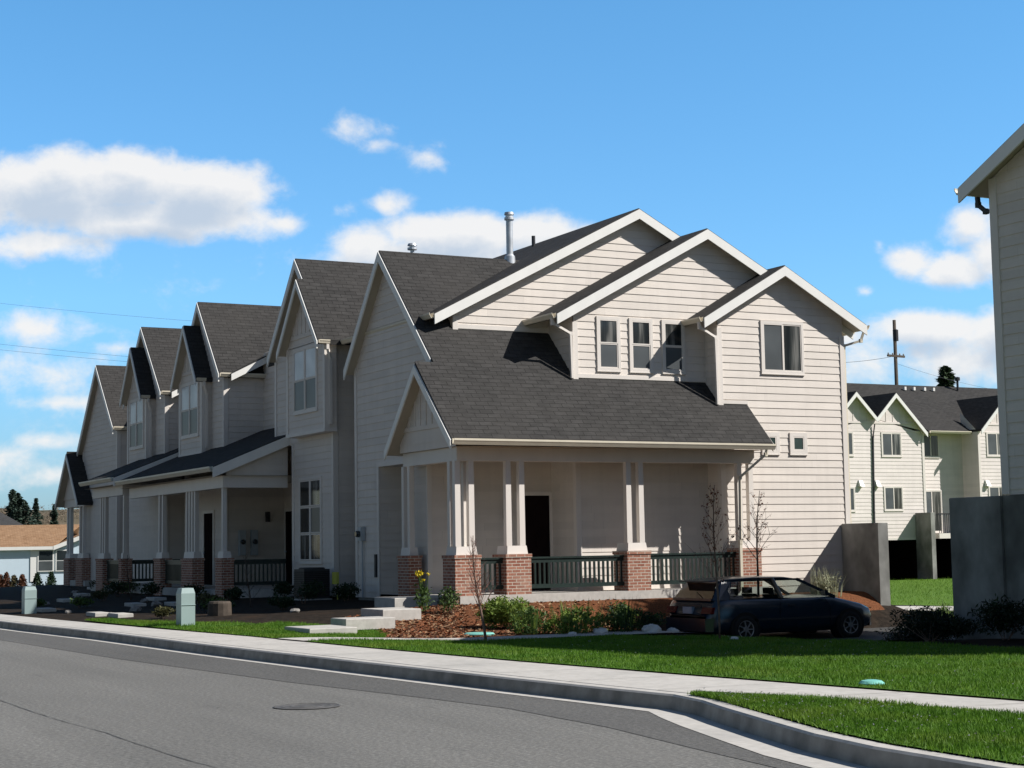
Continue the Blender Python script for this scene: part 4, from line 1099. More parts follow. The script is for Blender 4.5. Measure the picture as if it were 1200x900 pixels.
# ------------------------------------------------------------------ car
def build_car():
    cx, yr, z0 = -30.2, 20.15, -.50
    P = thing('parked_car', 'dark blue three door hatchback parked in shade beside the end townhouse', 'car', (cx, yr+2, z0))
    KS = 1.0
    W = lambda w, s, z: (cx+w, yr+s, z0+z)
    st = [  # s, halfwidth, zbottom, ztop, crown
        (0.0, .66, .36, .60, .01), (.03, .76, .28, .66, .01), (.09, .82, .24, .80, .015), (.16, .835, .22, .90, .02), (.5, .845, .20, .92, .02), (1.2, .85, .19, .915, .02), (2.0, .85, .19, .905, .02),
        (2.7, .845, .19, .90, .02), (2.95, .84, .19, .905, .03), (3.3, .83, .20, .83, .035), (3.7, .81, .21, .74, .035), (3.92, .77, .24, .66, .03), (4.03, .68, .30, .58, .02), (4.07, .60, .36, .52, .01)]
    def sec(s, w, zb, zt, cr):
        h = [(0, zb), (w-.10, zb), (w-.02, zb+(zt-zb)*.22), (w, zb+(zt-zb)*.5), (w-.012, zb+(zt-zb)*.72), (w-.03, zt-.05), (w-.10, zt), (w*.5, zt+cr*.8), (0, zt+cr)]
        return [W(a, s, b) for a, b in h]+[W(-a, s, b) for a, b in h[-2:0:-1]]
    b = MB(); R = [sec(*q) for q in st]; n = len(R[0])
    for A in R: b.v += A
    for i in range(len(R)-1):
        for k in range(n):
            k2 = (k+1) % n; b.f.append((i*n+k, i*n+k2, (i+1)*n+k2, (i+1)*n+k)); b.m.append(0)
    b.f.append(tuple(range(n))); b.m.append(0); b.f.append(tuple((len(R)-1)*n+k for k in reversed(range(n)))); b.m.append(0)
    body = b.build('body', carpaint, P, True)
    # roof and pillars
    rf = MB(); rs = [(.34, .56, 1.29), (.50, .58, 1.33), (1.2, .595, 1.362), (1.95, .585, 1.35), (2.28, .56, 1.305)]
    T = [[W(-w, s, z-.035), W(-w*.9, s, z-.005), W(-w*.5, s, z+.006), W(0, s, z+.01), W(w*.5, s, z+.006), W(w*.9, s, z-.005), W(w, s, z-.035), W(0, s, z-.05)] for s, w, z in rs]
    for A in T: rf.v += A
    for i in range(len(T)-1):
        for k in range(8):
            k2 = (k+1) % 8; rf.f.append((i*8+k, i*8+k2, (i+1)*8+k2, (i+1)*8+k)); rf.m.append(0)
    rf.f.append(tuple(range(8))); rf.m.append(0); rf.f.append(tuple((len(T)-1)*8+k for k in reversed(range(8)))); rf.m.append(0)
    rf.build('roof', carpaint, P, True)
    pl = MB()
    for sg in (-1, 1):
        pl.bar(W(sg*.75, 3.06, .89), W(sg*.56, 2.26, 1.29), .05, .06); pl.bar(W(sg*.77, 1.72, .90), W(sg*.585, 1.62, 1.32), .03, .09)
        pl.hexa([W(sg*.70, .12, .90), W(sg*.775, .22, .90), W(sg*.765, .48, .90), W(sg*.70, .30, .90)], [W(sg*.54, .36, 1.275), W(sg*.585, .42, 1.30), W(sg*.585, .66, 1.31), W(sg*.54, .50, 1.29)])
        pl.bar(W(sg*.575, .4, 1.29), W(sg*.57, 2.28, 1.29), .05, .04)
    pl.bar(W(-.68, .14, .915), W(.68, .14, .915), .08, .05)
    pl.build('pillar', carpaint, P)
    def pane(name, pts):
        m = MB(); m.face([W(*p) for p in pts]); return m.build(name, carglass, P)
    pane('windscreen', [(-.73, 3.03, .905), (.73, 3.03, .905), (.555, 2.27, 1.295), (-.555, 2.27, 1.295)])
    pane('rear_window', [(.66, .13, .93), (-.66, .13, .93), (-.53, .36, 1.28), (.53, .36, 1.28)])
    for sg in (-1, 1):
        pane('side_window', [(sg*.772, .48, .91), (sg*.772, 1.70, .91), (sg*.59, 1.60, 1.315), (sg*.585, .66, 1.30)])
        pane('side_window', [(sg*.772, 1.76, .91), (sg*.76, 2.98, .905), (sg*.57, 2.28, 1.29), (sg*.59, 1.66, 1.315)])
    sp = MB(); sp.hexa([W(-.56, .16, 1.275), W(.56, .16, 1.275), W(.57, .44, 1.30), W(-.57, .44, 1.30)], [W(-.54, .18, 1.30), W(.54, .18, 1.30), W(.56, .44, 1.325), W(-.56, .44, 1.325)]); sp.build('spoiler', carpaint, P)
    bp = MB(); bp.hexa([W(-.80, .06, .26), W(-.7, -.06, .26), W(.7, -.06, .26), W(.80, .06, .26)], [W(-.81, .06, .53), W(-.7, -.07, .53), W(.7, -.07, .53), W(.81, .06, .53)]); bp.build('bumper', carpaint, P)
    bp = MB(); bp.hexa([W(-.66, 4.0, .24), W(.66, 4.0, .24), W(.56, 4.12, .24), W(-.56, 4.12, .24)], [W(-.68, 4.0, .48), W(.68, 4.0, .48), W(.58, 4.12, .48), W(-.58, 4.12, .48)]); bp.build('bumper', carpaint, P)
    pt = MB(); pt.box(*(cx-.16, cx+.16), yr-.012, yr+.08, z0+.62, z0+.76); pt.build('licence_plate', platem, P)
    for sg in (-1, 1):
        m = MB(); a = sorted((sg*.45, sg*.80)); m.hexa([W(a[0], .0, .63), W(a[1], .0, .63), W(a[1], .2, .63), W(a[0], .2, .63)], [W(a[0], .05, .76), W(a[1], .05, .76), W(a[1], .2, .76), W(a[0], .2, .76)]); m.build('tail_light', redlight, P)
        m = MB(); a = sorted((sg*.40, sg*.68)); m.hexa([W(a[0], 3.85, .55), W(a[1], 3.85, .55), W(a[1]*.95, 4.03, .55), W(a[0], 4.06, .55)], [W(a[0], 3.85, .66), W(a[1], 3.85, .66), W(a[1]*.95, 3.99, .64), W(a[0], 4.02, .64)]); m.build('headlight', clearlens, P)
        m = MB(); m.hexa([W(sg*.80, 2.68, .93), W(sg*.95, 2.66, .93), W(sg*.95, 2.74, .93), W(sg*.80, 2.80, .93)], [W(sg*.80, 2.68, 1.03), W(sg*.95, 2.66, 1.05), W(sg*.95, 2.74, 1.05), W(sg*.80, 2.80, 1.03)]); m.build('wing_mirror', carpaint, P)
        m = MB(); m.box(cx+sg*.845, cx+sg*.868, yr+1.82, yr+1.98, z0+.74, z0+.775); m.build('door_handle', darkmetal, P)
        m = MB(); m.box(cx+sg*.849, cx+sg*.862, yr+.7, yr+3.0, z0+.46, z0+.50); m.build('side_moulding', darkmetal, P)
        for s in (.78, 3.35):
            m = MB(); c = W(sg*.855, s, .30)
            m.lathe((cx+sg*.60, yr+s, z0+.30), [(0, 0), (.345, 0), (.345, sg*.262), (0, sg*.262)], 28, axis='x'); ar = m.build('wheel_arch', blackm, P)
            m = MB(); x = cx+sg*.70
            m.lathe((x, yr+s, z0+.29), [(.17, 0), (.27, 0), (.29, sg*.02), (.29, sg*.15), (.27, sg*.175), (.19, sg*.178), (.18, sg*.165)], 28, axis='x'); wh = m.build('wheel', tyre, P, True)
            m = MB(); m.lathe((x+sg*.16, yr+s, z0+.29), [(0, 0), (.185, 0), (.185, sg*.012), (.165, sg*.004), (.06, sg*.004), (.05, sg*.02), (0, sg*.02)], 28, axis='x')
            for k in range(7):
                a = 2*PI*k/7; m.bar((x+sg*.168, yr+s+.05*math.cos(a), z0+.29+.05*math.sin(a)), (x+sg*.168, yr+s+.17*math.cos(a), z0+.29+.17*math.sin(a)), .02, .045, up=(1, 0, 0))
            m.build('rim', rimm, wh)
    for sg in (-1, 1):
        m = MB()
        for s0, s1 in ((1.62, 1.66), (2.86, 2.72)): m.bar(W(sg*.8535, s0, .28), W(sg*.8535, s0, .70), .006, .008); m.bar(W(sg*.8535, s0, .70), W(sg*.805, s1+.02, .90), .006, .008)
        m.build('door_seam', blackm, P)
    m = MB(); m.bar(W(-.6, -.003, .58), W(.6, -.003, .58), .01, .012); m.bar(W(-.45, .02, .79), W(.45, .02, .79), .02, .03); m.build('hatch_trim', darkmetal, P)
    m = MB(); m.tube([W(.35, .12, .95), W(.05, .2, 1.06)], .008, 5); m.build('rear_wiper', blackm, P)
    st_ = MB()
    for sg in (-.36, .36):
        for s in (1.0, 1.85):
            st_.hexa([W(sg-.22, s, .35), W(sg+.22, s, .35), W(sg+.22, s+.12, .35), W(sg-.22, s+.12, .35)], [W(sg-.2, s-.16, .98), W(sg+.2, s-.16, .98), W(sg+.2, s-.06, .98), W(sg-.2, s-.06, .98)])
            st_.box(cx+sg-.12, cx+sg+.12, yr+s-.2, yr+s-.11, z0+.99, z0+1.12)
    st_.build('seat', seatm, P)
build_car()
for o_ in [o for o in bpy.data.objects if o.name == 'parked_car']: o_.scale = (1.06, 1.065, 1.0); o_.location.y -= .02

# ------------------------------------------------------------------ plants
def bush(label, c, rad, n, size, m, m2=None, cat='bush', grp='shrubs along the porch bed', asp=.45):
    z = g(c[0], c[1]) if len(c) < 3 else c[2]
    P = thing('shrub', label, cat, (c[0], c[1], z), grp)
    cr = MB()
    for k in range(5):
        q = (c[0]+rad[0]*.45*random.uniform(-1, 1), c[1]+rad[1]*.45*random.uniform(-1, 1), z+rad[2]*random.uniform(.75, 1.15))
        cr.leaves(q, (rad[0]*.62, rad[1]*.62, rad[2]*.7), n//5, size, .25, asp, random.choice((0, 0, 1)))
    cr.build('foliage', [m, m2 or m], P)
    stm = MB()
    for k in range(6):
        a = random.uniform(0, 6.28); r = random.uniform(.2, .7)
        stm.tube([(c[0]+.03*math.cos(a), c[1]+.03*math.sin(a), z-.03), (c[0]+rad[0]*r*math.cos(a), c[1]+rad[1]*r*math.sin(a), z+rad[2]*1.2)], .008, 5, r1=.003)
    stm.build('stem', bark, P)
    return P
def strappy(label, c, h, n, spread, m, m2, cat='plant', grp='strappy plants along the porch bed'):
    z = g(c[0], c[1])
    P = thing('strappy_plant', label, cat, (c[0], c[1], z), grp)
    mb = MB()
    for i in range(n):
        a = random.uniform(0, 2*PI); r0 = spread*.45*random.random()**.5; L = h*random.uniform(.55, 1.1); lean = random.uniform(.1, .75)
        d = V((math.cos(a), math.sin(a), 0)); sd = V((-d.y, d.x, 0))*random.uniform(.008, .016)
        b = V((c[0], c[1], z))+V((math.cos(a*1.7), math.sin(a*1.7), 0))*r0
        pts = []
        for t in (0, .4, .75, 1):
            pts.append((b+d*(lean*L*t*t*.8)+V((0, 0, L*(t-.28*lean*t*t))), 1-t*.85))
        for (p, w), (q, w2) in zip(pts[:-1], pts[1:]): mb.face([p-sd*w, p+sd*w, q+sd*w2, q-sd*w2], i % 2)
    mb.build('leaf_blades', [m, m2], P)
    # small side leaves give a bushy body
    lf = MB()
    for k in range(7):
        a = random.uniform(0, 6.28); r = spread*.3*random.random()
        lf.leaves((c[0]+r*math.cos(a), c[1]+r*math.sin(a), z+h*random.uniform(.28, .5)), (spread*.3, spread*.3, h*.4), n//2, .075, .15, .3, k % 2)
    lf.build('foliage', [m, m2], P)
    return P
bush('rounded bright green shrub with reddish tips in front of the second brick pier', (-28.2, 14.65), (.50, .5, .36), 4200, .07, leaf_bright, leaf_mid)
def clump(label, c, h, n, sp, m, m2):
    z = g(c[0], c[1]); P = thing('leafy_shrub', label, 'bush', (c[0], c[1], z), 'leafy green shrubs along the porch bed')
    lf = MB(); rg = np.random.default_rng(int(n*7+h*100))
    for k in range(int(n/9)):
        a = rg.uniform(0, 6.28); r = sp*.5*rg.uniform(0, 1)**.6; zz = z+h*rg.uniform(.15, .95)*(1-.45*(r/(sp*.5))**2)
        lf.leaves((c[0]+r*math.cos(a), c[1]+r*math.sin(a), zz), (.09, .09, .085), 16, .085, .1, .3, int(rg.uniform(0, 2)), rng=rg)
    lf.build('foliage', [m, m2], P)
    b = MB()
    for i in range(int(n/11)):
        a = random.uniform(0, 2*PI); r0 = sp*.42*random.random()**.5; L = h*random.uniform(.7, 1.25); d = V((math.cos(a), math.sin(a), 0)); sd = V((-d.y, d.x, 0))*.009
        q = V((c[0], c[1], z))+d*r0; t = q+d*L*.25+V((0, 0, L)); mm = q.lerp(t, .6)+V((0, 0, L*.05)); b.face([q-sd, q+sd, mm+sd*.8, mm-sd*.8], i % 2); b.face([mm-sd*.8, mm+sd*.8, t], i % 2)
    b.build('stem', [m, m2], P)
    return P
clump('green clump just right of the second brick pier', (-26.7, 14.35), .50, 560, .72, leaf_mid, leaf_bright)
clump('wide tall green clump with spiky stems in the middle of the bed', (-26.45, 15.15), .54, 900, 1.1, leaf_bright, leaf_mid)
clump('upright dark green clump in front of the third brick pier', (-26.25, 16.0), .56, 560, .72, leaf_mid, leaf_dark)
bush('small dark shrub beside the car rear bumper', (-26.1, 16.5), (.28, .28, .2), 900, .05, leaf_dark, leaf_mid)
bush('light green shrub with red mulch around it just left of the car', (-30.6, 18.6), (.38, .38, .34), 1100, .06, leaf_bright, leaf_mid)
strappy('pale grassy spiky plant between the car and the concrete wing wall', (-32.3, 25.3), .75, 130, .8, leaf_pale, leaf_pale)
bush('low pale green ground plant on the red mulch ahead of the car', (-31.75, 25.7), (.3, .35, .12), 500, .05, leaf_pale, leaf_mid)
def flowers(label, c, h, m):
    z = g(c[0], c[1]); P = thing('flowering_plant', label, 'plant', (c[0], c[1], z))
    s = MB(); f = MB(); l = MB()
    for k in range(7):
        a = random.uniform(0, 6.28); r = random.uniform(0, .16); t = (c[0]+r*math.cos(a), c[1]+r*math.sin(a), z+h*random.uniform(.72, 1))
        s.tube([(c[0], c[1], z-.02), ((c[0]+t[0])/2, (c[1]+t[1])/2, z+h*.5), t], .008, 5); f.leaves(t, (.05, .05, .05), 11, .065, .3, .6); 
    l.leaves((c[0], c[1], z+h*.38), (.2, .2, h*.38), 240, .08, .2, .4)
    s.build('stem', leaf_mid, P); f.build('blossom', m, P); l.build('foliage', leaf_mid, P)
flowers('tall plant with yellow blossoms beside the porch steps', (-31.6, 14.55), .8, leaf_yellow)
bush('leggy dark rose bush between yellow flowers and the corner brick pier', (-30.9, 14.8), (.34, .34, .32), 520, .07, leaf_mid, leaf_dark)
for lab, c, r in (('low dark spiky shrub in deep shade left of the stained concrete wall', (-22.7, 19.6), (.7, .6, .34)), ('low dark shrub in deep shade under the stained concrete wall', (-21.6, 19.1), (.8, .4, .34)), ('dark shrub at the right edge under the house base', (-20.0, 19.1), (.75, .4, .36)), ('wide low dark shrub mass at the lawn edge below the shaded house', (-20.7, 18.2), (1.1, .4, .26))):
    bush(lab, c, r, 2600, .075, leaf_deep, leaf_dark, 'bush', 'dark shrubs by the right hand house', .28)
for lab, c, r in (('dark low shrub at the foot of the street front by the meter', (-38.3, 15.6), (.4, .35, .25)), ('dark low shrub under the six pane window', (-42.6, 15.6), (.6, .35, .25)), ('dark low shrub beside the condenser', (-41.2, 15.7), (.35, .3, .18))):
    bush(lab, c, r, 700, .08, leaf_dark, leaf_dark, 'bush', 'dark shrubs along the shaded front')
strappy('weedy green tuft beside the sunlit edge of the concrete wing wall', (-31.2, 28.0), .6, 90, .6, leaf_mid, leaf_bright)

def young_tree(label, base, h, m, seed, leaves=None, lean=(0, 0), nb=16, rad=.028, spread=.9, low=.3):
    rr = random.Random(seed)
    P = thing('young_tree', label, 'tree', base)
    t = MB(); pts = []
    for i in range(9):
        f = i/8; pts.append((base[0]+lean[0]*f+.05*math.sin(3*f+seed), base[1]+lean[1]*f+.05*math.cos(4*f), base[2]-.05+h*f))
    t.tube(pts, rad, 8, r1=.006); t.build('trunk', bark if m is twigm else barkd, P, True)
    br = MB(); lf = MB()
    def twig(p, d, L, r, lev):
        q = [V(p)]; d = V(d)
        for k in range(4):
            d = (d+V((rr.uniform(-.22, .22), rr.uniform(-.22, .22), rr.uniform(-.05, .22)))).normalized(); q.append(q[-1]+d*L/4)
        br.tube(q, r, 5, r1=r*.4, cap=False)
        if lev:
            for k in range(4):
                a = q[rr.randint(1, 4)]; e = (d+V((rr.uniform(-.9, .9), rr.uniform(-.9, .9), rr.uniform(-.3, .6)))).normalized(); twig(a, e, L*.5, r*.55, lev-1)
        if leaves:
            for k in range(1):
                a = q[rr.randint(1, 4)]; lf.leaves(a, (.05, .05, .05), 2, .045, .2, .6)
    for k in range(nb):
        f = low+(.95-low)*k/nb; i = int(f*8); p = V(pts[i]).lerp(V(pts[i+1]), f*8-i); a = k*2.4+seed
        twig(p, (math.cos(a)*spread, math.sin(a)*spread, .9), h*.30*(1.15-f), max(.0045, rad*.30*(1.3-f)), 1)
    br.build('branches', m, P, True)
    if leaves: lf.build('leaves', leaves, P)
    return P
young_tree('slender bare young tree with reddish twigs on the lawn before the corner pier', (-25.35, 12.75, .03), 1.8, twigm, 3, None, (-.15, -.05), 30, .026, .5, .25)
young_tree('thin young tree with sparse buds standing between lawn and parked car', (-23.0, 15.75, .03), 2.55, twigm, 8, leaf_red, (.05, .1), 20, .022, .55, .35)
young_tree('taller budding young tree behind the car in front of the fourth brick pier', (-31.6, 22.75, .05), 2.75, barkd, 15, leaf_red, (.1, .2), 16, .036, .85, .4)
for i, (x, y, lab) in enumerate(((-38.5, 13.2, 'bare shrubby sapling in the dark yard before the conditioner unit'), (-47.5, 12.8, 'bare twiggy sapling in the dark yard before the middle porch'))):
    young_tree(lab, (x, y, g(x, y)), 1.3, barkd, 20+i, None, (0, 0), 14, .018, .7, .12)

# grass blades
def grass(name, A, B, n, h, fz, dz):
    def rs(P):
        P = np.array([p[:2] for p in P], float); L = np.r_[0, np.cumsum(np.hypot(*np.diff(P, axis=0).T))]; return P, L/L[-1]
    PA, la = rs(A); PB, lb = rs(B)
    s = RNG.random(n); t = RNG.random(n)
    ax = np.interp(s, la, PA[:, 0]); ay = np.interp(s, la, PA[:, 1]); bx = np.interp(s, lb, PB[:, 0]); by = np.interp(s, lb, PB[:, 1])
    x = ax+(bx-ax)*t+RNG.normal(size=n)*.018; y = ay+(by-ay)*t+RNG.normal(size=n)*.018
    z = np.array([fz(a, b) for a, b in zip(x, y)])+dz-.004
    hh = h*(.5+.8*RNG.random(n))*(.75+.5*np.sin(x*1.9+np.sin(y*2.3))**2); a = RNG.random(n)*2*PI; w = .0045+.003*RNG.random(n)
    lx, ly = RNG.normal(size=n)*.35*hh, RNG.normal(size=n)*.35*hh
    v = np.empty((n, 3, 3))
    v[:, 0] = np.c_[x-np.cos(a)*w, y-np.sin(a)*w, z]; v[:, 1] = np.c_[x+np.cos(a)*w, y+np.sin(a)*w, z]; v[:, 2] = np.c_[x+lx, y+ly, z+hh]
    me = bpy.data.meshes.new(name); me.vertices.add(3*n); me.vertices.foreach_set('co', v.ravel())
    me.loops.add(3*n); me.loops.foreach_set('vertex_index', np.arange(3*n, dtype=np.int32))
    me.polygons.add(n); me.polygons.foreach_set('loop_start', np.arange(0, 3*n, 3, dtype=np.int32)); me.polygons.foreach_set('loop_total', np.full(n, 3, dtype=np.int32))
    me.update(calc_edges=True); me.materials.append(bladem)
    o = bpy.data.objects.new(name, me); COL.objects.link(o); o['kind'] = 'stuff'
    return o
grass('grass', [(x, y+.02) for x, y in L1A], L1B, 190000, .040, g, .02)
grass('grass', BLA, BLB, 30000, .10, g, .12)
grass('grass', L2A, L2B, 22000, .040, g, .02)
grass('grass', STA, STB, 75000, .042, lambda x, y: .156, .012)
def clover():
    mb = MB()
    for A, B, n, fz, dz in ((L1A, L1B, 420, g, .045), (STA, STB, 260, lambda x, y: .156, .045)):
        A = np.array([p[:2] for p in A]); B = np.array([p[:2] for p in B])
        for i in range(n):
            q = random.random()*(len(A)-1.001); k = int(q); f = q-k; a = A[k]*(1-f)+A[k+1]*f
            kb = random.random(); q2 = min(len(B)-1.001, q*(len(B)-1)/(len(A)-1)); k2 = int(q2); b = B[k2]*(1-q2+k2)+B[k2+1]*(q2-k2)
            p = a*(1-kb)+b*kb; z = fz(p[0], p[1])+dz+random.uniform(-.01, .02); r = random.uniform(.007, .013)
            mb.face([(p[0]-r, p[1], z), (p[0], p[1]-r, z+r*.6), (p[0]+r, p[1], z), (p[0], p[1]+r, z+r*.9)], random.choice((0, 1)))
    mb.build('clover_blossom', [whitep, leaf_pale], None, False, 'stuff')
clover()
for i, (x, y, s_) in enumerate(((-38.2, 9.9, .09), (-39.9, 10.9, .13), (-42.3, 12.1, .12), (-45.2, 12.6, .1), (-50.5, 12.1, .12), (-36.6, 10.6, .08), (-47.0, 10.4, .1), (-34.6, 12.9, .09), (-41.0, 9.6, .08), (-55.5, 13.2, .12))):
    mb = MB(); rr = random.Random(40+i); mb.lathe((x, y, g(x, y)-.02), [(0, 0), (s_, .01), (s_*1.1, s_*.5), (s_*.7, s_*.95), (0, s_*1.05)], 9)
    mb.v = [(a+rr.uniform(-.25, .25)*s_, b+rr.uniform(-.25, .25)*s_, c+rr.uniform(-.1, .1)*s_) for a, b, c in mb.v]
    tag(mb.build('rock', rockm), 'rough grey rock lying in the dark shaded yards of the row', 'rock', 'rough rocks in the shaded yards')
sheet('lawn', [(-36.6, 8.9), (-34, 9.0), (-30.6, 9.25)], [(-36.4, 9.25), (-34, 9.7), (-31.3, 10.9)], 16, 4, .015, grassm)
grass('grass', [(-36.6, 8.92), (-34, 9.02), (-30.6, 9.27)], [(-36.4, 9.25), (-34, 9.7), (-31.3, 10.9)], 7000, .045, g, .015)
for i, (x, y, r, q, mm) in enumerate(((-44.0, 10.6, .35, 'low green ground plant between the two shaded step paths near the sidewalk', 0), (-40.6, 12.9, .4, 'olive mound plant behind the nearer pedestal', 1), (-48.0, 12.2, .4, 'olive mound plant left of the shaded middle steps', 1), (-52.6, 14.1, .5, 'rounded green plant at the foot of the far porch piers', 0), (-46.0, 9.9, .3, 'small green tuft beside the far pedestal', 0), (-35.6, 10.3, .3, 'small olive tuft right of the nearer pedestal', 1), (-37.0, 12.0, .4, 'spreading green plant behind the squat brown box', 0), (-57.5, 14.4, .5, 'rounded olive plant by the far shaded steps', 1))):
    bush(q, (x, y), (r, r, r*.45), 600, .07, (leaf_mid, leaf_olive)[mm], leaf_dark, 'plant', 'low plants in the shaded yards')
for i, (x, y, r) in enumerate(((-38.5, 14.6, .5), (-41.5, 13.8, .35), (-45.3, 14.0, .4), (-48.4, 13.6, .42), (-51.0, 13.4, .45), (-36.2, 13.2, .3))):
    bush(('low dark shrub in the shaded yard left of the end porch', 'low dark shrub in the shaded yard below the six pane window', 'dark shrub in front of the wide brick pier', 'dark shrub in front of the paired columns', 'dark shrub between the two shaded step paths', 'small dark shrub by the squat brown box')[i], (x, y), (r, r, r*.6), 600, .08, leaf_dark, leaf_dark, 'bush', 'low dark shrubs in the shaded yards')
def chips(n):
    mb = MB()
    A = [(-31.3, 12.7), (-32.6, 14.9), (-32.7, 16), (-32.7, 20)]; B = [(-28.5, 12.4), (-26.4, 11.5), (-26.4, 13), (-26.6, 16)]
    A = np.array(A); B = np.array(B)
    for i in range(n):
        s = random.random()*2.999; k = int(s); f = s-k; t = random.random()
        p = (A[k]*(1-f)+A[k+1]*f)*(1-t)+(B[k]*(1-f)+B[k+1]*f)*t
        z = g(*p)+.03; L = random.uniform(.015, .05); a = random.uniform(0, PI); e = random.uniform(-.4, .6)
        d = V((math.cos(a), math.sin(a), e))*L; w = V((-math.sin(a), math.cos(a), random.uniform(-.6, .6)))*L*.4; c = V((p[0], p[1], z))
        mb.face([c-d-w, c+d-w, c+d+w, c-d+w], random.choice((0, 0, 1, 2)))
    o = mb.build('bark_mulch', chipm, None, False, 'stuff')
chips(9000)

# white stones at the path edge
for i, (x, y, s, lab) in enumerate(((-25.9, 14.75, .08, 'pale stone between the two left green clumps'), (-25.95, 15.35, .13, 'pale stone under the spiky clump'), (-25.7, 16.25, .17, 'large pale stone left of the dark shrub by the car'), (-25.8, 16.75, .1, 'small pale stone beside the car rear'), (-22.75, 15.95, .07, 'little white stone at the foot of the thin tree'))):
    mb = MB(); rr = random.Random(i)
    prof = [(0, 0), (s, .01), (s*1.05, s*.4), (s*.7, s*.8), (0, s*.9)]
    mb.lathe((x, y, g(x, y)), prof, 9)
    mb.v = [(a+rr.uniform(-.2, .2)*s, b+rr.uniform(-.2, .2)*s, c+rr.uniform(-.08, .08)*s) for a, b, c in mb.v]
    tag(mb.build('stone', whitep), lab, 'stone', 'pale stones along the garden path')

# stepping slabs of the shaded yards
row_slabs = [(-46.2, 13.2, 0, 'top slab of the shaded middle steps near the wide brick pier'), (-43.0, 11.75, 0, 'second slab of the shaded middle steps'), (-37.6, 9.95, 0, 'lowest slab of the shaded middle steps at the sidewalk edge'),
             (-42.0, 12.5, 0, 'slab right of the shaded middle steps beside the nearer pedestal'), (-38.8, 9.75, 0, 'small slab by a white stone at the sidewalk edge'),
             (-60.2, 15.0, 0, 'top slab of the far shaded steps near the small gabled porch'), (-53.4, 12.9, 0, 'second slab of the far shaded steps'), (-49.0, 11.4, 0, 'third slab of the far shaded steps'), (-43.0, 9.5, 0, 'lowest slab of the far shaded steps beside the far pedestal')]
for x, y, z, lab in row_slabs: slab_step(x-.42, x+.42, y-.17, y+.17, g(x, y)+.07, lab, .16)

# ------------------------------------------------------------------ utilities
def pedestal(label, x, y, h, r=.19):
    r *= .68
    z = g(x, y); P = thing('utility_pedestal', label, 'utility pedestal', (x, y, z), 'pale utility pedestals by the sidewalk')
    mb = MB(); mb.box(x-r, x+r, y-r*.8, y+r*.8, z-.02, z+h*.86)
    n = 10
    a = [(x-r+2*r*k/n, z+h*.86+h*.14*math.sin(PI*k/n)**.6) for k in range(n+1)]
    mb.hexa([(p[0], y-r*.8, z+h*.861) for p in a[::n]]+[(a[n][0], y+r*.8, z+h*.861), (a[0][0], y+r*.8, z+h*.861)], [(x-r*.8, y-r*.66, z+h), (x+r*.8, y-r*.66, z+h), (x+r*.8, y+r*.66, z+h), (x-r*.8, y+r*.66, z+h)])
    mb.build('housing', plasticgreen, P)
    b = MB(); b.box(x-r-.012, x+r+.012, y-r*.8-.012, y+r*.8+.012, z+h*.55, z+h*.56); b.build('seam', plasticgreen, P)
pedestal('nearer pale green utility pedestal at the sidewalk edge', -32.1, 9.75, .72, .25)
pedestal('far pale green utility pedestal at the left edge of the yards', -42.3, 8.95, .64, .26)
mb = MB(); mb.lathe((-35.4, 11.5, .12), [(.24, 0), (.26, .05), (.25, .36), (.22, .40), (0, .41)], 14); tag(mb.build('utility_box', stumpm), 'squat brown utility box in the shaded yard behind the nearer pedestal', 'utility box')
mb = MB(); mb.lathe((-26.9, 13.45, g(-26.9, 13.45)+.02), [(.0, 0), (.26, 0), (.27, .03), (.24, .05), (0, .06)], 28); tag(mb.build('meter_lid', tealm), 'teal utility lid on the mulch beside the bare young tree', 'utility lid', 'teal utility lids')
mb = MB(); mb.lathe((-13.5, 11.1, g(-13.5, 11.1)+.0), [(.0, .0), (.125, 0), (.13, .03), (.10, .055), (.05, .064), (0, .066)], 28); tag(mb.build('meter_lid', tealm), 'teal utility lid in the grass behind the sidewalk at right', 'utility lid', 'teal utility lids')
def condenser():
    x, y = -40.6, 15.6; P = thing('air_conditioner', 'dark outdoor air conditioner between two townhouse fronts', 'air conditioner', (x, y, .3))
    mb = MB(); mb.box(x-.42, x+.42, y-.38, y+.38, .25, .36); mb.build('pad', concrete, P)
    mb = MB(); mb.box(x-.36, x+.36, y-.34, y+.34, .361, 1.1); c = mb.build('housing', darkmetal, P)
    mb = MB()
    for k in range(14): mb.box(x-.37, x+.37, y-.35, y-.341, .42+k*.046, .44+k*.046)
    for k in range(14): mb.box(x+.361, x+.37, y-.34, y+.34, .42+k*.046, .44+k*.046)
    mb.build('grille', blackm, P)
    mb = MB(); mb.lathe((x, y, 1.1), [(0, 0), (.33, 0), (.33, .03), (.3, .04), (0, .04)], 20); mb.build('fan_guard', darkmetal, P)
condenser()
mb = MB(); mb.box(-39.98, -39.72, 15.9, 15.98, .72, 1.02); mb.box(-39.87, -39.83, 15.985, 16.0, .3, .72)
tag(mb.build('service_tag', labelm), 'yellow green tag board on a stake beside the dark air conditioner', 'tag')

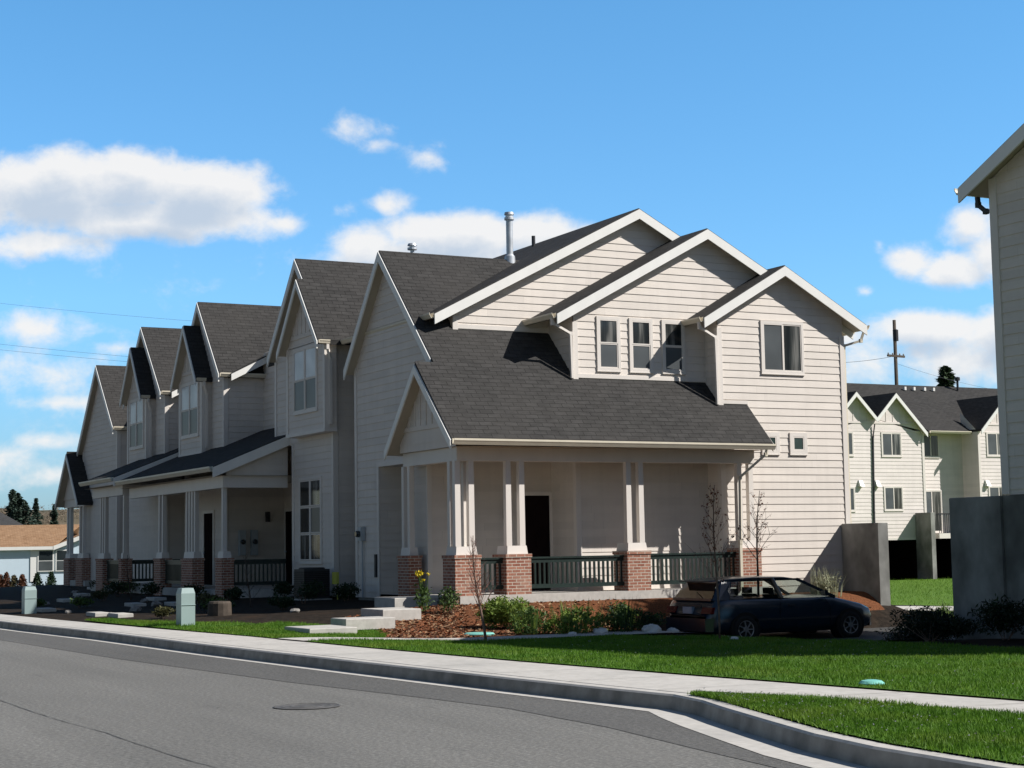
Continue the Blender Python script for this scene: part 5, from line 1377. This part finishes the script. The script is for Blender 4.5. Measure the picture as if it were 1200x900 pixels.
# ------------------------------------------------------------------ neighbourhood at the left
def neighbour():
    f = V((-.885, .465, 0)); r = V((.465, .885, 0)); C0 = f*105
    P = thing('bungalow', 'low pale blue bungalow with orange brown roof and white trim', 'house', tuple(C0+r*-29+V((0, 0, -.6))))
    r_, f_ = r, f; r = V((.15, .989, 0)); f = V((-.989, .15, 0)); C0 = C0+r_*-29-r*-29
    W = lambda u, v, z: tuple(C0+r*((u+29)*1.12-29)+f*v+V((0, 0, z)))
    w = MB()
    w.hexa([W(-42, .45, -.8), W(-20.5, .45, -.8), W(-20.5, 9, -.8), W(-42, 9, -.8)], [W(-42, .45, 2.0), W(-20.5, .45, 2.0), W(-20.5, 9, 2.0), W(-42, 9, 2.0)])
    w.face([W(-28.2, .449, 2.0), W(-20.5, .449, 2.0), W(-24.3, .449, 3.62)])
    w.build('wall', bluesid, P)
    ro = MB()
    ro.slab([W(-42.5, .2, 2.05), W(-28.3, .2, 2.05), W(-26.5, 5, 3.45), W(-42.5, 5, 3.45)], .1); ro.slab([W(-42.5, 5.001, 3.45), W(-26.5, 5.001, 3.45), W(-26.5, 9.8, 2.05), W(-42.5, 9.8, 2.05)], .1)
    ro.slab([W(-28.3, .18, 2.05), W(-24.3, .18, 3.78), W(-24.3, 9.5, 3.78), W(-28.3, 9.5, 2.05)], .1); ro.slab([W(-24.299, .18, 3.78), W(-20.2, .18, 2.05), W(-20.2, 9.5, 2.05), W(-24.299, 9.5, 3.78)], .1)
    ro.build('roof', [shingle_b, white, shingle_b], P)
    t = MB(); o = -f
    t.board(W(-42.5, .19, 2.04), W(-28.31, .19, 2.04), .2, .05, o); t.board(W(-28.3, .17, 2.06), W(-24.3, .17, 3.79), .26, .05, o); t.board(W(-24.3, .17, 3.79), W(-20.2, .17, 2.06), .26, .05, o)
    t.build('fascia', white, P)
    t = MB(); t.hexa([W(-29.5, .40, -.1), W(-29.12, .40, -.1), W(-29.12, .448, -.1), W(-29.5, .448, -.1)], [W(-29.5, .40, 1.84), W(-29.12, .40, 1.84), W(-29.12, .448, 1.84), W(-29.5, .448, 1.84)]); t.build('wall_trim', white, P)
    for u in (-28.68, -27.72):
        wd = MB(); wd.hexa([W(u-.44, .36, .5), W(u+.44, .36, .5), W(u+.44, .448, .5), W(u-.44, .448, .5)], [W(u-.44, .36, 1.84), W(u+.44, .36, 1.84), W(u+.44, .448, 1.84), W(u-.44, .448, 1.84)])
        ww = wd.build('window', white, P)
        for z in (.58, 1.2):
            pn = MB(); pn.hexa([W(u-.36, .34, z), W(u+.36, .34, z), W(u+.36, .359, z), W(u-.36, .359, z)], [W(u-.36, .34, z+.56), W(u+.36, .34, z+.56), W(u+.36, .359, z+.56), W(u-.36, .359, z+.56)]); pn.build('pane', screen if z < 1 else glass, ww)
    r, f = r_, f_
    P2 = thing('house', 'tan gabled house with dark roof and white rake behind the bungalow', 'house', tuple(f*135+r*-44+V((0, 0, -.5))))
    C1 = f*135; W = lambda u, v, z: tuple(C1+r*u+f*v+V((0, 0, z)))
    w = MB(); w.hexa([W(-52, 0, -.6), W(-38.6, 0, -.6), W(-38.6, 8, -.6), W(-52, 8, -.6)], [W(-52, 0, 2.3), W(-38.6, 0, 2.3), W(-38.6, 8, 2.3), W(-52, 8, 2.3)]); w.face([W(-52, 0, 2.3), W(-38.6, 0, 2.3), W(-45.3, 0, 6.2)]); w.build('wall', tansid, P2)
    ro = MB(); ro.slab([W(-45.3, -.5, 6.4), W(-37.6, -.5, 2.1), W(-37.6, 8.5, 2.1), W(-45.3, 8.5, 6.4)], .12); ro.slab([W(-53, -.5, 2.1), W(-45.301, -.5, 6.4), W(-45.301, 8.5, 6.4), W(-53, 8.5, 2.1)], .12); ro.build('roof', [shingle, white, shingle], P2)
    t = MB(); t.board(W(-45.3, -.52, 6.42), W(-37.6, -.52, 2.12), .35, .06, -f); t.board(W(-53, -.52, 2.12), W(-45.3, -.52, 6.42), .35, .06, -f); t.build('fascia', white, P2)
    # arborvitae row
    rr = random.Random(5)
    for k, (px, hh, mm) in enumerate(((3, 1.05, cypress_r), (10, 1.15, cypress_r), (19, 1.0, cypress_m), (28.5, 1.05, cypress_r), (46, 1.1, leaf_dark), (62, 1.15, leaf_dark), (-6, 1.1, cypress_r))):
        d = 84; u = (px-600)/1994*d; c = f*d+r*u; zb = -.42; hh *= 1.02
        names = ['bronze conical shrub, second from the left edge by the bungalow', 'bronze conical shrub, third from the left edge by the bungalow', 'olive conical shrub between two bronze ones', 'bronze conical shrub standing last of the bronze ones', 'dark shrub under the bungalow window', 'dark shrub right of the bungalow window by the row porch', 'bronze conical shrub cropped by the left edge']
        T = thing('conical_shrub', names[k], 'shrub', (c.x, c.y, zb), 'conical shrubs before the bungalow')
        m = MB()
        for j in range(8):
            fz = j/8; m.leaves((c.x, c.y, zb+hh*(fz*.92+.06)), (.40*(1-fz)**.7+.03,)*2+(.13,), 130, .11, .2, .5, rng=RNG)
        m.build('foliage', mm, T)
        m = MB(); m.tube([(c.x, c.y, zb-.1), (c.x, c.y, zb+hh*.5)], .03, 6); m.build('trunk', barkd, T)
neighbour()
def fir(label, base, h, rad, m, seed, dens=1.0, grp='tall firs beyond the houses'):
    rr = random.Random(seed); rng = np.random.default_rng(seed)
    P = thing('fir_tree', label, 'tree', base, grp)
    t = MB(); t.tube([base, (base[0], base[1], base[2]+h)], h*.016, 7, r1=.03); t.build('trunk', barkd, P)
    c = MB(); n = int(2600*dens); hh = rng.random(n)**1.25
    for k in range(n):
        f = .10+.90*hh[k]; R = (rad*(1-f)**.85+rad*.02)*(.70+.30*math.sin(f*40+seed))*(1+.32*math.sin(seed*1.7+f*11))
        a = rng.uniform(0, 2*PI); r = R*rng.random()**.5*(1+.34*math.sin(a*3+f*17+seed))
        p = V((base[0]+r*math.cos(a), base[1]+r*math.sin(a), base[2]+h*f-.18*r))
        d = V((math.cos(a), math.sin(a), rng.uniform(-.5, .15))).normalized(); L = h*rng.uniform(.028, .055); w = d.cross(V((rng.normal(), rng.normal(), 1))).normalized()*L*.28
        c.face([p-d*L*.5, p+w*1.1, p+d*L*.75, p-w*1.1])
    c.build('crown', m, P)
def atpix(px, py, d):
    M = ((.46512, .88513, -.016814), (-.0916, .06716, .99354))
    f = V((-.8805, .4646, .0946)); r = V((.4650, .8852, -.0168)); u = V((-.0916+.0, .0, .0))
    up = r.cross(f)
    return V((0, 0, 1.6))+f*d+r*((px-600)/1993.6*d)-up*((py-450)/1993.6*d)
def fir_at(label, px, ytop, d, h, rad, m, seed, grp='tall firs beyond the houses'):
    t = atpix(px, ytop, d); fir(label, (t.x, t.y, t.z-h), h, rad, m, seed, 1.0, grp)
fir_at('far fir left of the group above the bungalow roof', 14, 574, 258, 13.5, 4.2, fir_far, 1)
fir_at('broad far fir in the middle of the group above the bungalow roof', 20.5, 578, 255, 13, 4.4, fir_far, 2)
fir_at('lower far fir at the right of the group above the bungalow roof', 29, 588, 250, 11, 4.2, fir_far, 3)
fir_at('lone small far fir on the hillside', 41.5, 584, 270, 9, 2.6, fir_far, 5)
fir_at('small far fir between the porch columns', 63, 591, 275, 9, 2.2, fir_far, 6)
fir_at('fir top showing above the rear apartment roof', 1107, 430, 140, 15, 5.2, fir_m, 7)
def columnar(label, base, h, rad, m, seed):
    rng = np.random.default_rng(seed); P = thing('shade_evergreen', label, 'tree', base)
    t = MB(); t.tube([base, (base[0], base[1], base[2]+h*.9)], .16, 8, r1=.03); t.build('trunk', barkd, P)
    c = MB(); n = 15000
    for k in range(26):
        f = k/25; z = base[2]+.7+(h-1.0)*f; R = rad*(1-.45*f**3)*rng.uniform(.92, 1.05)
        c.leaves((base[0]+rng.uniform(-.15, .15), base[1]+rng.uniform(-.15, .15), z), (R, R, .6), n//26, .46, .1, .5, rng=rng)
    c.build('crown', m, P)
columnar('unseen dense columnar evergreen beside the right hand house, added to shade the parked car', (-23.0, 30.9, -.4), 12.1, 3.0, fir_m, 11)  # out-of-view tree, added and shaped to throw shade over the car
# scrubby hillside far behind
def hill():
    mb = MB(); f = V((-.885, .465, 0)); r = V((.465, .885, 0)); rows = []
    for j in range(7):
        row = []
        for i in range(40):
            u = -220+i*9; d = 270+j*26; h = sst(0, 4, j)*(12.5+1.0*math.sin(i*.7)+.6*math.sin(i*1.9))
            p = f*d+r*u; row.append((p.x, p.y, -1.5+h))
        rows.append(row)
    for row in rows: mb.v += row
    for j in range(6):
        for i in range(39): mb.f.append((j*40+i, j*40+i+1, (j+1)*40+i+1, (j+1)*40+i)); mb.m.append(0)
    mb.build('hillside', hillm, None, True, 'structure')
    b = MB(); rr = np.random.default_rng(4)
    for k in range(420):
        u = rr.uniform(-110, -55); d = rr.uniform(275, 366); p = f*d+r*u; h = rr.uniform(3.5, 7)
        b.leaves((p.x, p.y, -1.5+h*.16+sst(270, 374, d)*12.0), (1.7, 1.7, h*.24), 46, .55, .1, .2, rng=rr)
    b.build('far_woodland', [bare_far], None, False, 'stuff')
hill()
# utility pole and overhead wires
def pole():
    t = atpix(1047, 375, 105); b = V((t.x, t.y, -.5)); P = thing('utility_pole', 'wooden utility pole with a single crossarm above the rear roof', 'utility pole', tuple(b))
    m = MB(); m.tube([b, t], .15, 10, r1=.1); m.build('pole', woodpole, P, True)
    z = atpix(1047, 418, 105).z; r = V((.465, .885, 0)); f = V((-.885, .465, 0)); d = (r*.8+f*.6).normalized(); c = V((t.x, t.y, z))
    m = MB(); m.bar(c-d*.78+f*-.15, c+d*.78+f*-.15, .1, .13); ca = m.build('crossarm', woodpole, P)
    for k in (-.7, -.3, .35, .7):
        m = MB(); q = c+d*k+f*-.15; m.lathe((q.x, q.y, q.z+.065), [(.02, 0), (.05, .04), (.05, .1), (0, .13)], 8); m.build('insulator', meterg, ca)
    q = atpix(1047, 392, 105)
    m = MB(); m.lathe((q.x+.25, q.y-.1, q.z-.45), [(.0, 0), (.17, .02), (.17, .7), (0, .76)], 12); m.build('transformer', darkmetal, P)
    return c
pole()
def wire(label, a, b, sag, r=.016):
    a, b = V(a), V(b); pts = [a.lerp(b, i/24)-V((0, 0, sag*4*(i/24)*(1-i/24))) for i in range(25)]
    m = MB(); m.tube(pts, r, 5); tag(m.build('power_line', cable), label, 'power line', 'overhead power lines')
wire('upper overhead wire crossing the sky at left', atpix(-120, 341, 130), atpix(420, 388, 118), .35, .008)
wire('middle overhead wire crossing the cloud at left', atpix(-120, 389, 140), atpix(420, 436, 120), .35, .009)
wire('lower overhead wire just under the middle one at left', atpix(-120, 396, 140), atpix(420, 441, 120), .35, .009)
wire('overhead wire sloping from the pole to the right roof', atpix(1050, 426, 105), atpix(1260, 466, 120), .5, .008)
wire('thin overhead wire left of the pole crossarm', atpix(940, 424, 118), atpix(1044, 418, 105), .2, .012)

# ------------------------------------------------------------------ light, sky, camera
SUN = V((1, 1.25, 1.38)).normalized()
elev = math.asin(SUN.z); 
ld = bpy.data.lights.new('sun', 'SUN'); ld.energy = 5.0; ld.angle = math.radians(.5); ld.color = (1, .96, .91)
lo = bpy.data.objects.new('sun', ld); COL.objects.link(lo); lo.rotation_euler = (-SUN).to_track_quat('-Z', 'Y').to_euler(); lo.location = (0, 0, 40)
def sky():
    w = bpy.data.worlds.new('World'); S.world = w; w.use_nodes = True; nt = w.node_tree; nt.nodes.clear()
    L = nt.links.new
    out = nt.nodes.new('ShaderNodeOutputWorld'); bg = nt.nodes.new('ShaderNodeBackground'); bg.inputs[1].default_value = SKY_STRENGTH
    st = nt.nodes.new('ShaderNodeTexSky'); st.sky_type = 'NISHITA'; st.sun_disc = False; st.sun_elevation = elev; st.sun_rotation = math.atan2(SUN.x, SUN.y)
    st.air_density = 1.0; st.dust_density = .3; st.ozone_density = 3.0; st.altitude = 0
    co = nt.nodes.new('ShaderNodeTexCoord').outputs['Generated']
    def dot(v):
        n = N(nt, 'ShaderNodeVectorMath', operation='DOT_PRODUCT'); L(co, n.inputs[0]); n.inputs[1].default_value = v; return n.outputs['Value']
    def M(op, a, b=None, c=None, clamp=False):
        n = N(nt, 'ShaderNodeMath', operation=op, use_clamp=clamp)
        for i, x in enumerate((a, b, c)):
            if x is None: continue
            if isinstance(x, (int, float)): n.inputs[i].default_value = x
            else: L(x, n.inputs[i])
        return n.outputs[0]
    # fixed sky coordinates around the compass bearing of the row (a tangent plane of the sky)
    f = V((-.8805, .4646, .0946)).normalized(); r = V((.465, .8852, -.0168)).normalized(); u = r.cross(f)
    df = M('MAXIMUM', dot(f), .02); X = M('DIVIDE', dot(r), df); Y = M('DIVIDE', dot(u), df)
    cx = N(nt, 'ShaderNodeCombineXYZ'); L(X, cx.inputs[0]); L(Y, cx.inputs[1])
    P0 = cx.outputs[0]
    F = 1993.6
    clouds = [  # px, py, rx, ry, density, grey base
        (60, 225, 110, 52, 1.1), (150, 215, 90, 44, 1.1), (235, 228, 95, 46, 1.1), (185, 255, 170, 32, 1.0), (330, 262, 45, 18, .6), (45, 285, 110, 24, .7), (290, 225, 45, 36, .8), (-30, 235, 80, 60, .9),
        (40, 385, 75, 26, .55), (60, 440, 130, 34, .42), (70, 472, 110, 14, .42), (20, 430, 80, 60, .3), (140, 408, 36, 12, .42), (55, 516, 60, 15, .55), (-20, 540, 90, 40, .45), (60, 560, 90, 20, .35), (70, 480, 160, 110, .20), (200, 330, 120, 40, .14),
        (425, 152, 46, 22, .40), (440, 168, 30, 14, .34), (503, 184, 40, 20, .42), (515, 172, 20, 12, .28), (455, 238, 36, 18, .55), (405, 245, 25, 14, .3), (430, 290, 56, 32, .85), (540, 275, 110, 30, 1.05), (630, 276, 75, 30, 1.0), (690, 268, 26, 8, .6), (500, 300, 150, 28, .9),
        (1140, 265, 50, 30, .72), (1070, 305, 34, 28, .75), (1120, 318, 55, 26, .85), (1160, 300, 40, 45, .75), (1015, 341, 14, 9, .4), (1030, 288, 10, 10, .3), (1090, 384, 80, 28, .9), (1020, 425, 80, 36, .52), (1120, 420, 90, 50, .7), (1180, 390, 60, 50, .85), (980, 395, 60, 26, .45), (1240, 330, 70, 60, .75)]
    def density(ox, oy):
        dens = None
        for px, py, rx, ry, k in clouds:
            a = M('MULTIPLY', M('SUBTRACT', X, (px-600)/F-ox), F/rx); b = M('MULTIPLY', M('SUBTRACT', Y, (450-py)/F-oy), F/ry)
            d = M('SQRT', M('ADD', M('MULTIPLY', a, a), M('MULTIPLY', b, b)))
            q = M('MULTIPLY', M('SUBTRACT', 1.25, d), k)
            dens = q if dens is None else M('SMOOTH_MAX', dens, q, .12)
        mp = N(nt, 'ShaderNodeMapping'); mp.inputs['Location'].default_value = (ox, oy, 0); L(P0, mp.inputs[0])
        n1 = N(nt, 'ShaderNodeTexNoise', inp={'Scale': 17, 'Detail': 9, 'Roughness': .6, 'Distortion': .3}); L(scalev(nt, mp.outputs[0], (1, 1.5, 1)), n1.inputs['Vector'])
        n2 = N(nt, 'ShaderNodeTexNoise', inp={'Scale': 44, 'Detail': 8, 'Roughness': .6, 'Distortion': .2}); L(scalev(nt, mp.outputs[0], (1, 1.2, 1)), n2.inputs['Vector'])
        nz = M('ADD', M('MULTIPLY', M('SUBTRACT', n1.outputs['Fac'], .5), 1.7), M('MULTIPLY', M('SUBTRACT', n2.outputs['Fac'], .5), 1.75))
        return M('ADD', M('MULTIPLY', dens, 1.1), M('MULTIPLY', nz, .56))
    D = density(0, 0); Du = density(.004, .0115)
    al = N(nt, 'ShaderNodeMapRange', interpolation_type='SMOOTHSTEP', inp={1: .14, 2: .78, 3: 0, 4: .95}); L(D, al.inputs[0])
    front = N(nt, 'ShaderNodeMapRange', inp={1: .05, 2: .3, 3: 0, 4: 1}); L(dot(f), front.inputs[0])
    alpha = M('MULTIPLY', al.outputs[0], front.outputs[0])
    # crowns that nothing shades stay bright, the body below them turns soft grey
    tone = N(nt, 'ShaderNodeMapRange', interpolation_type='SMOOTHSTEP', inp={1: .25, 2: 1.35, 3: 1, 4: 0}); L(Du, tone.inputs[0])
    cr = nt.nodes.new('ShaderNodeValToRGB'); e = cr.color_ramp.elements; e[0].position = .0; e[0].color = (.58, .67, .79, 1); e[1].position = .85; e[1].color = (.97, .96, .95, 1); L(tone.outputs[0], cr.inputs[0])
    sca = N(nt, 'ShaderNodeVectorMath', operation='SCALE'); L(cr.outputs[0], sca.inputs[0]); sca.inputs['Scale'].default_value = CLOUD_GAIN
    hs = N(nt, 'ShaderNodeHueSaturation', inp={'Saturation': SKY_SAT, 'Value': 1.0}); L(st.outputs[0], hs.inputs['Color'])
    # sky gain and blue tint raised only in the cone the camera faces
    er = N(nt, 'ShaderNodeMapRange', inp={1: -.09, 2: .22, 3: 0, 4: 1}); L(Y, er.inputs[0])
    gr = nt.nodes.new('ShaderNodeValToRGB'); e = gr.color_ramp.elements; e[0].position = 0; e[0].color = (.24, .34, .50, 1); e[1].position = 1; e[1].color = (.37, .66, .78, 1); x = e.new(.45); x.color = (.39, .62, .76, 1); L(er.outputs[0], gr.inputs[0])
    gs = N(nt, 'ShaderNodeVectorMath', operation='SCALE'); L(gr.outputs[0], gs.inputs[0]); gs.inputs['Scale'].default_value = 3.9
    gm = N(nt, 'ShaderNodeVectorMath', operation='MULTIPLY'); L(st.outputs[0], gm.inputs[0]); L(gs.outputs[0], gm.inputs[1])
    cone = N(nt, 'ShaderNodeMapRange', interpolation_type='SMOOTHSTEP', inp={1: .76, 2: .92, 3: 0, 4: 1}); L(dot(f), cone.inputs[0])
    mg = N(nt, 'ShaderNodeMix', data_type='RGBA'); L(cone.outputs[0], mg.inputs[0]); L(hs.outputs[0], mg.inputs[6]); L(gm.outputs[0], mg.inputs[7])
    mx = N(nt, 'ShaderNodeMix', data_type='RGBA'); L(alpha, mx.inputs[0]); L(mg.outputs[2], mx.inputs[6]); L(sca.outputs[0], mx.inputs[7])
    L(mx.outputs[2], bg.inputs[0]); L(bg.outputs[0], out.inputs[0])
SKY_STRENGTH = .05; SKY_SAT = 1.0; CLOUD_GAIN = 15.2
sky()

cam = bpy.data.cameras.new('camera'); co = bpy.data.objects.new('camera', cam); COL.objects.link(co); S.camera = co
cam.sensor_width = 36; cam.lens = 1993.634/1200*36; cam.clip_start = .1; cam.clip_end = 3000
f_, pi_, ro_, ya_ = 1993.634, .0947684984, -.016883762, 1.08565921
fw = V((-math.sin(ya_)*math.cos(pi_), math.cos(ya_)*math.cos(pi_), math.sin(pi_))); rt = V((math.cos(ya_), math.sin(ya_), 0)); up = rt.cross(fw)
r2 = rt*math.cos(ro_)+up*math.sin(ro_); u2 = -rt*math.sin(ro_)+up*math.cos(ro_)
Mx = Matrix((( r2.x, u2.x, -fw.x, 0), (r2.y, u2.y, -fw.y, 0), (r2.z, u2.z, -fw.z, 1.6), (0, 0, 0, 1)))
co.matrix_world = Mx
vs = S.view_settings; vs.view_transform = 'Standard'; vs.look = 'None'; vs.gamma = 1; vs.use_curve_mapping = False; vs.exposure = .33
S.render.resolution_x, S.render.resolution_y = 1024, 768
S.cycles.max_bounces = 6; S.cycles.transparent_max_bounces = 8
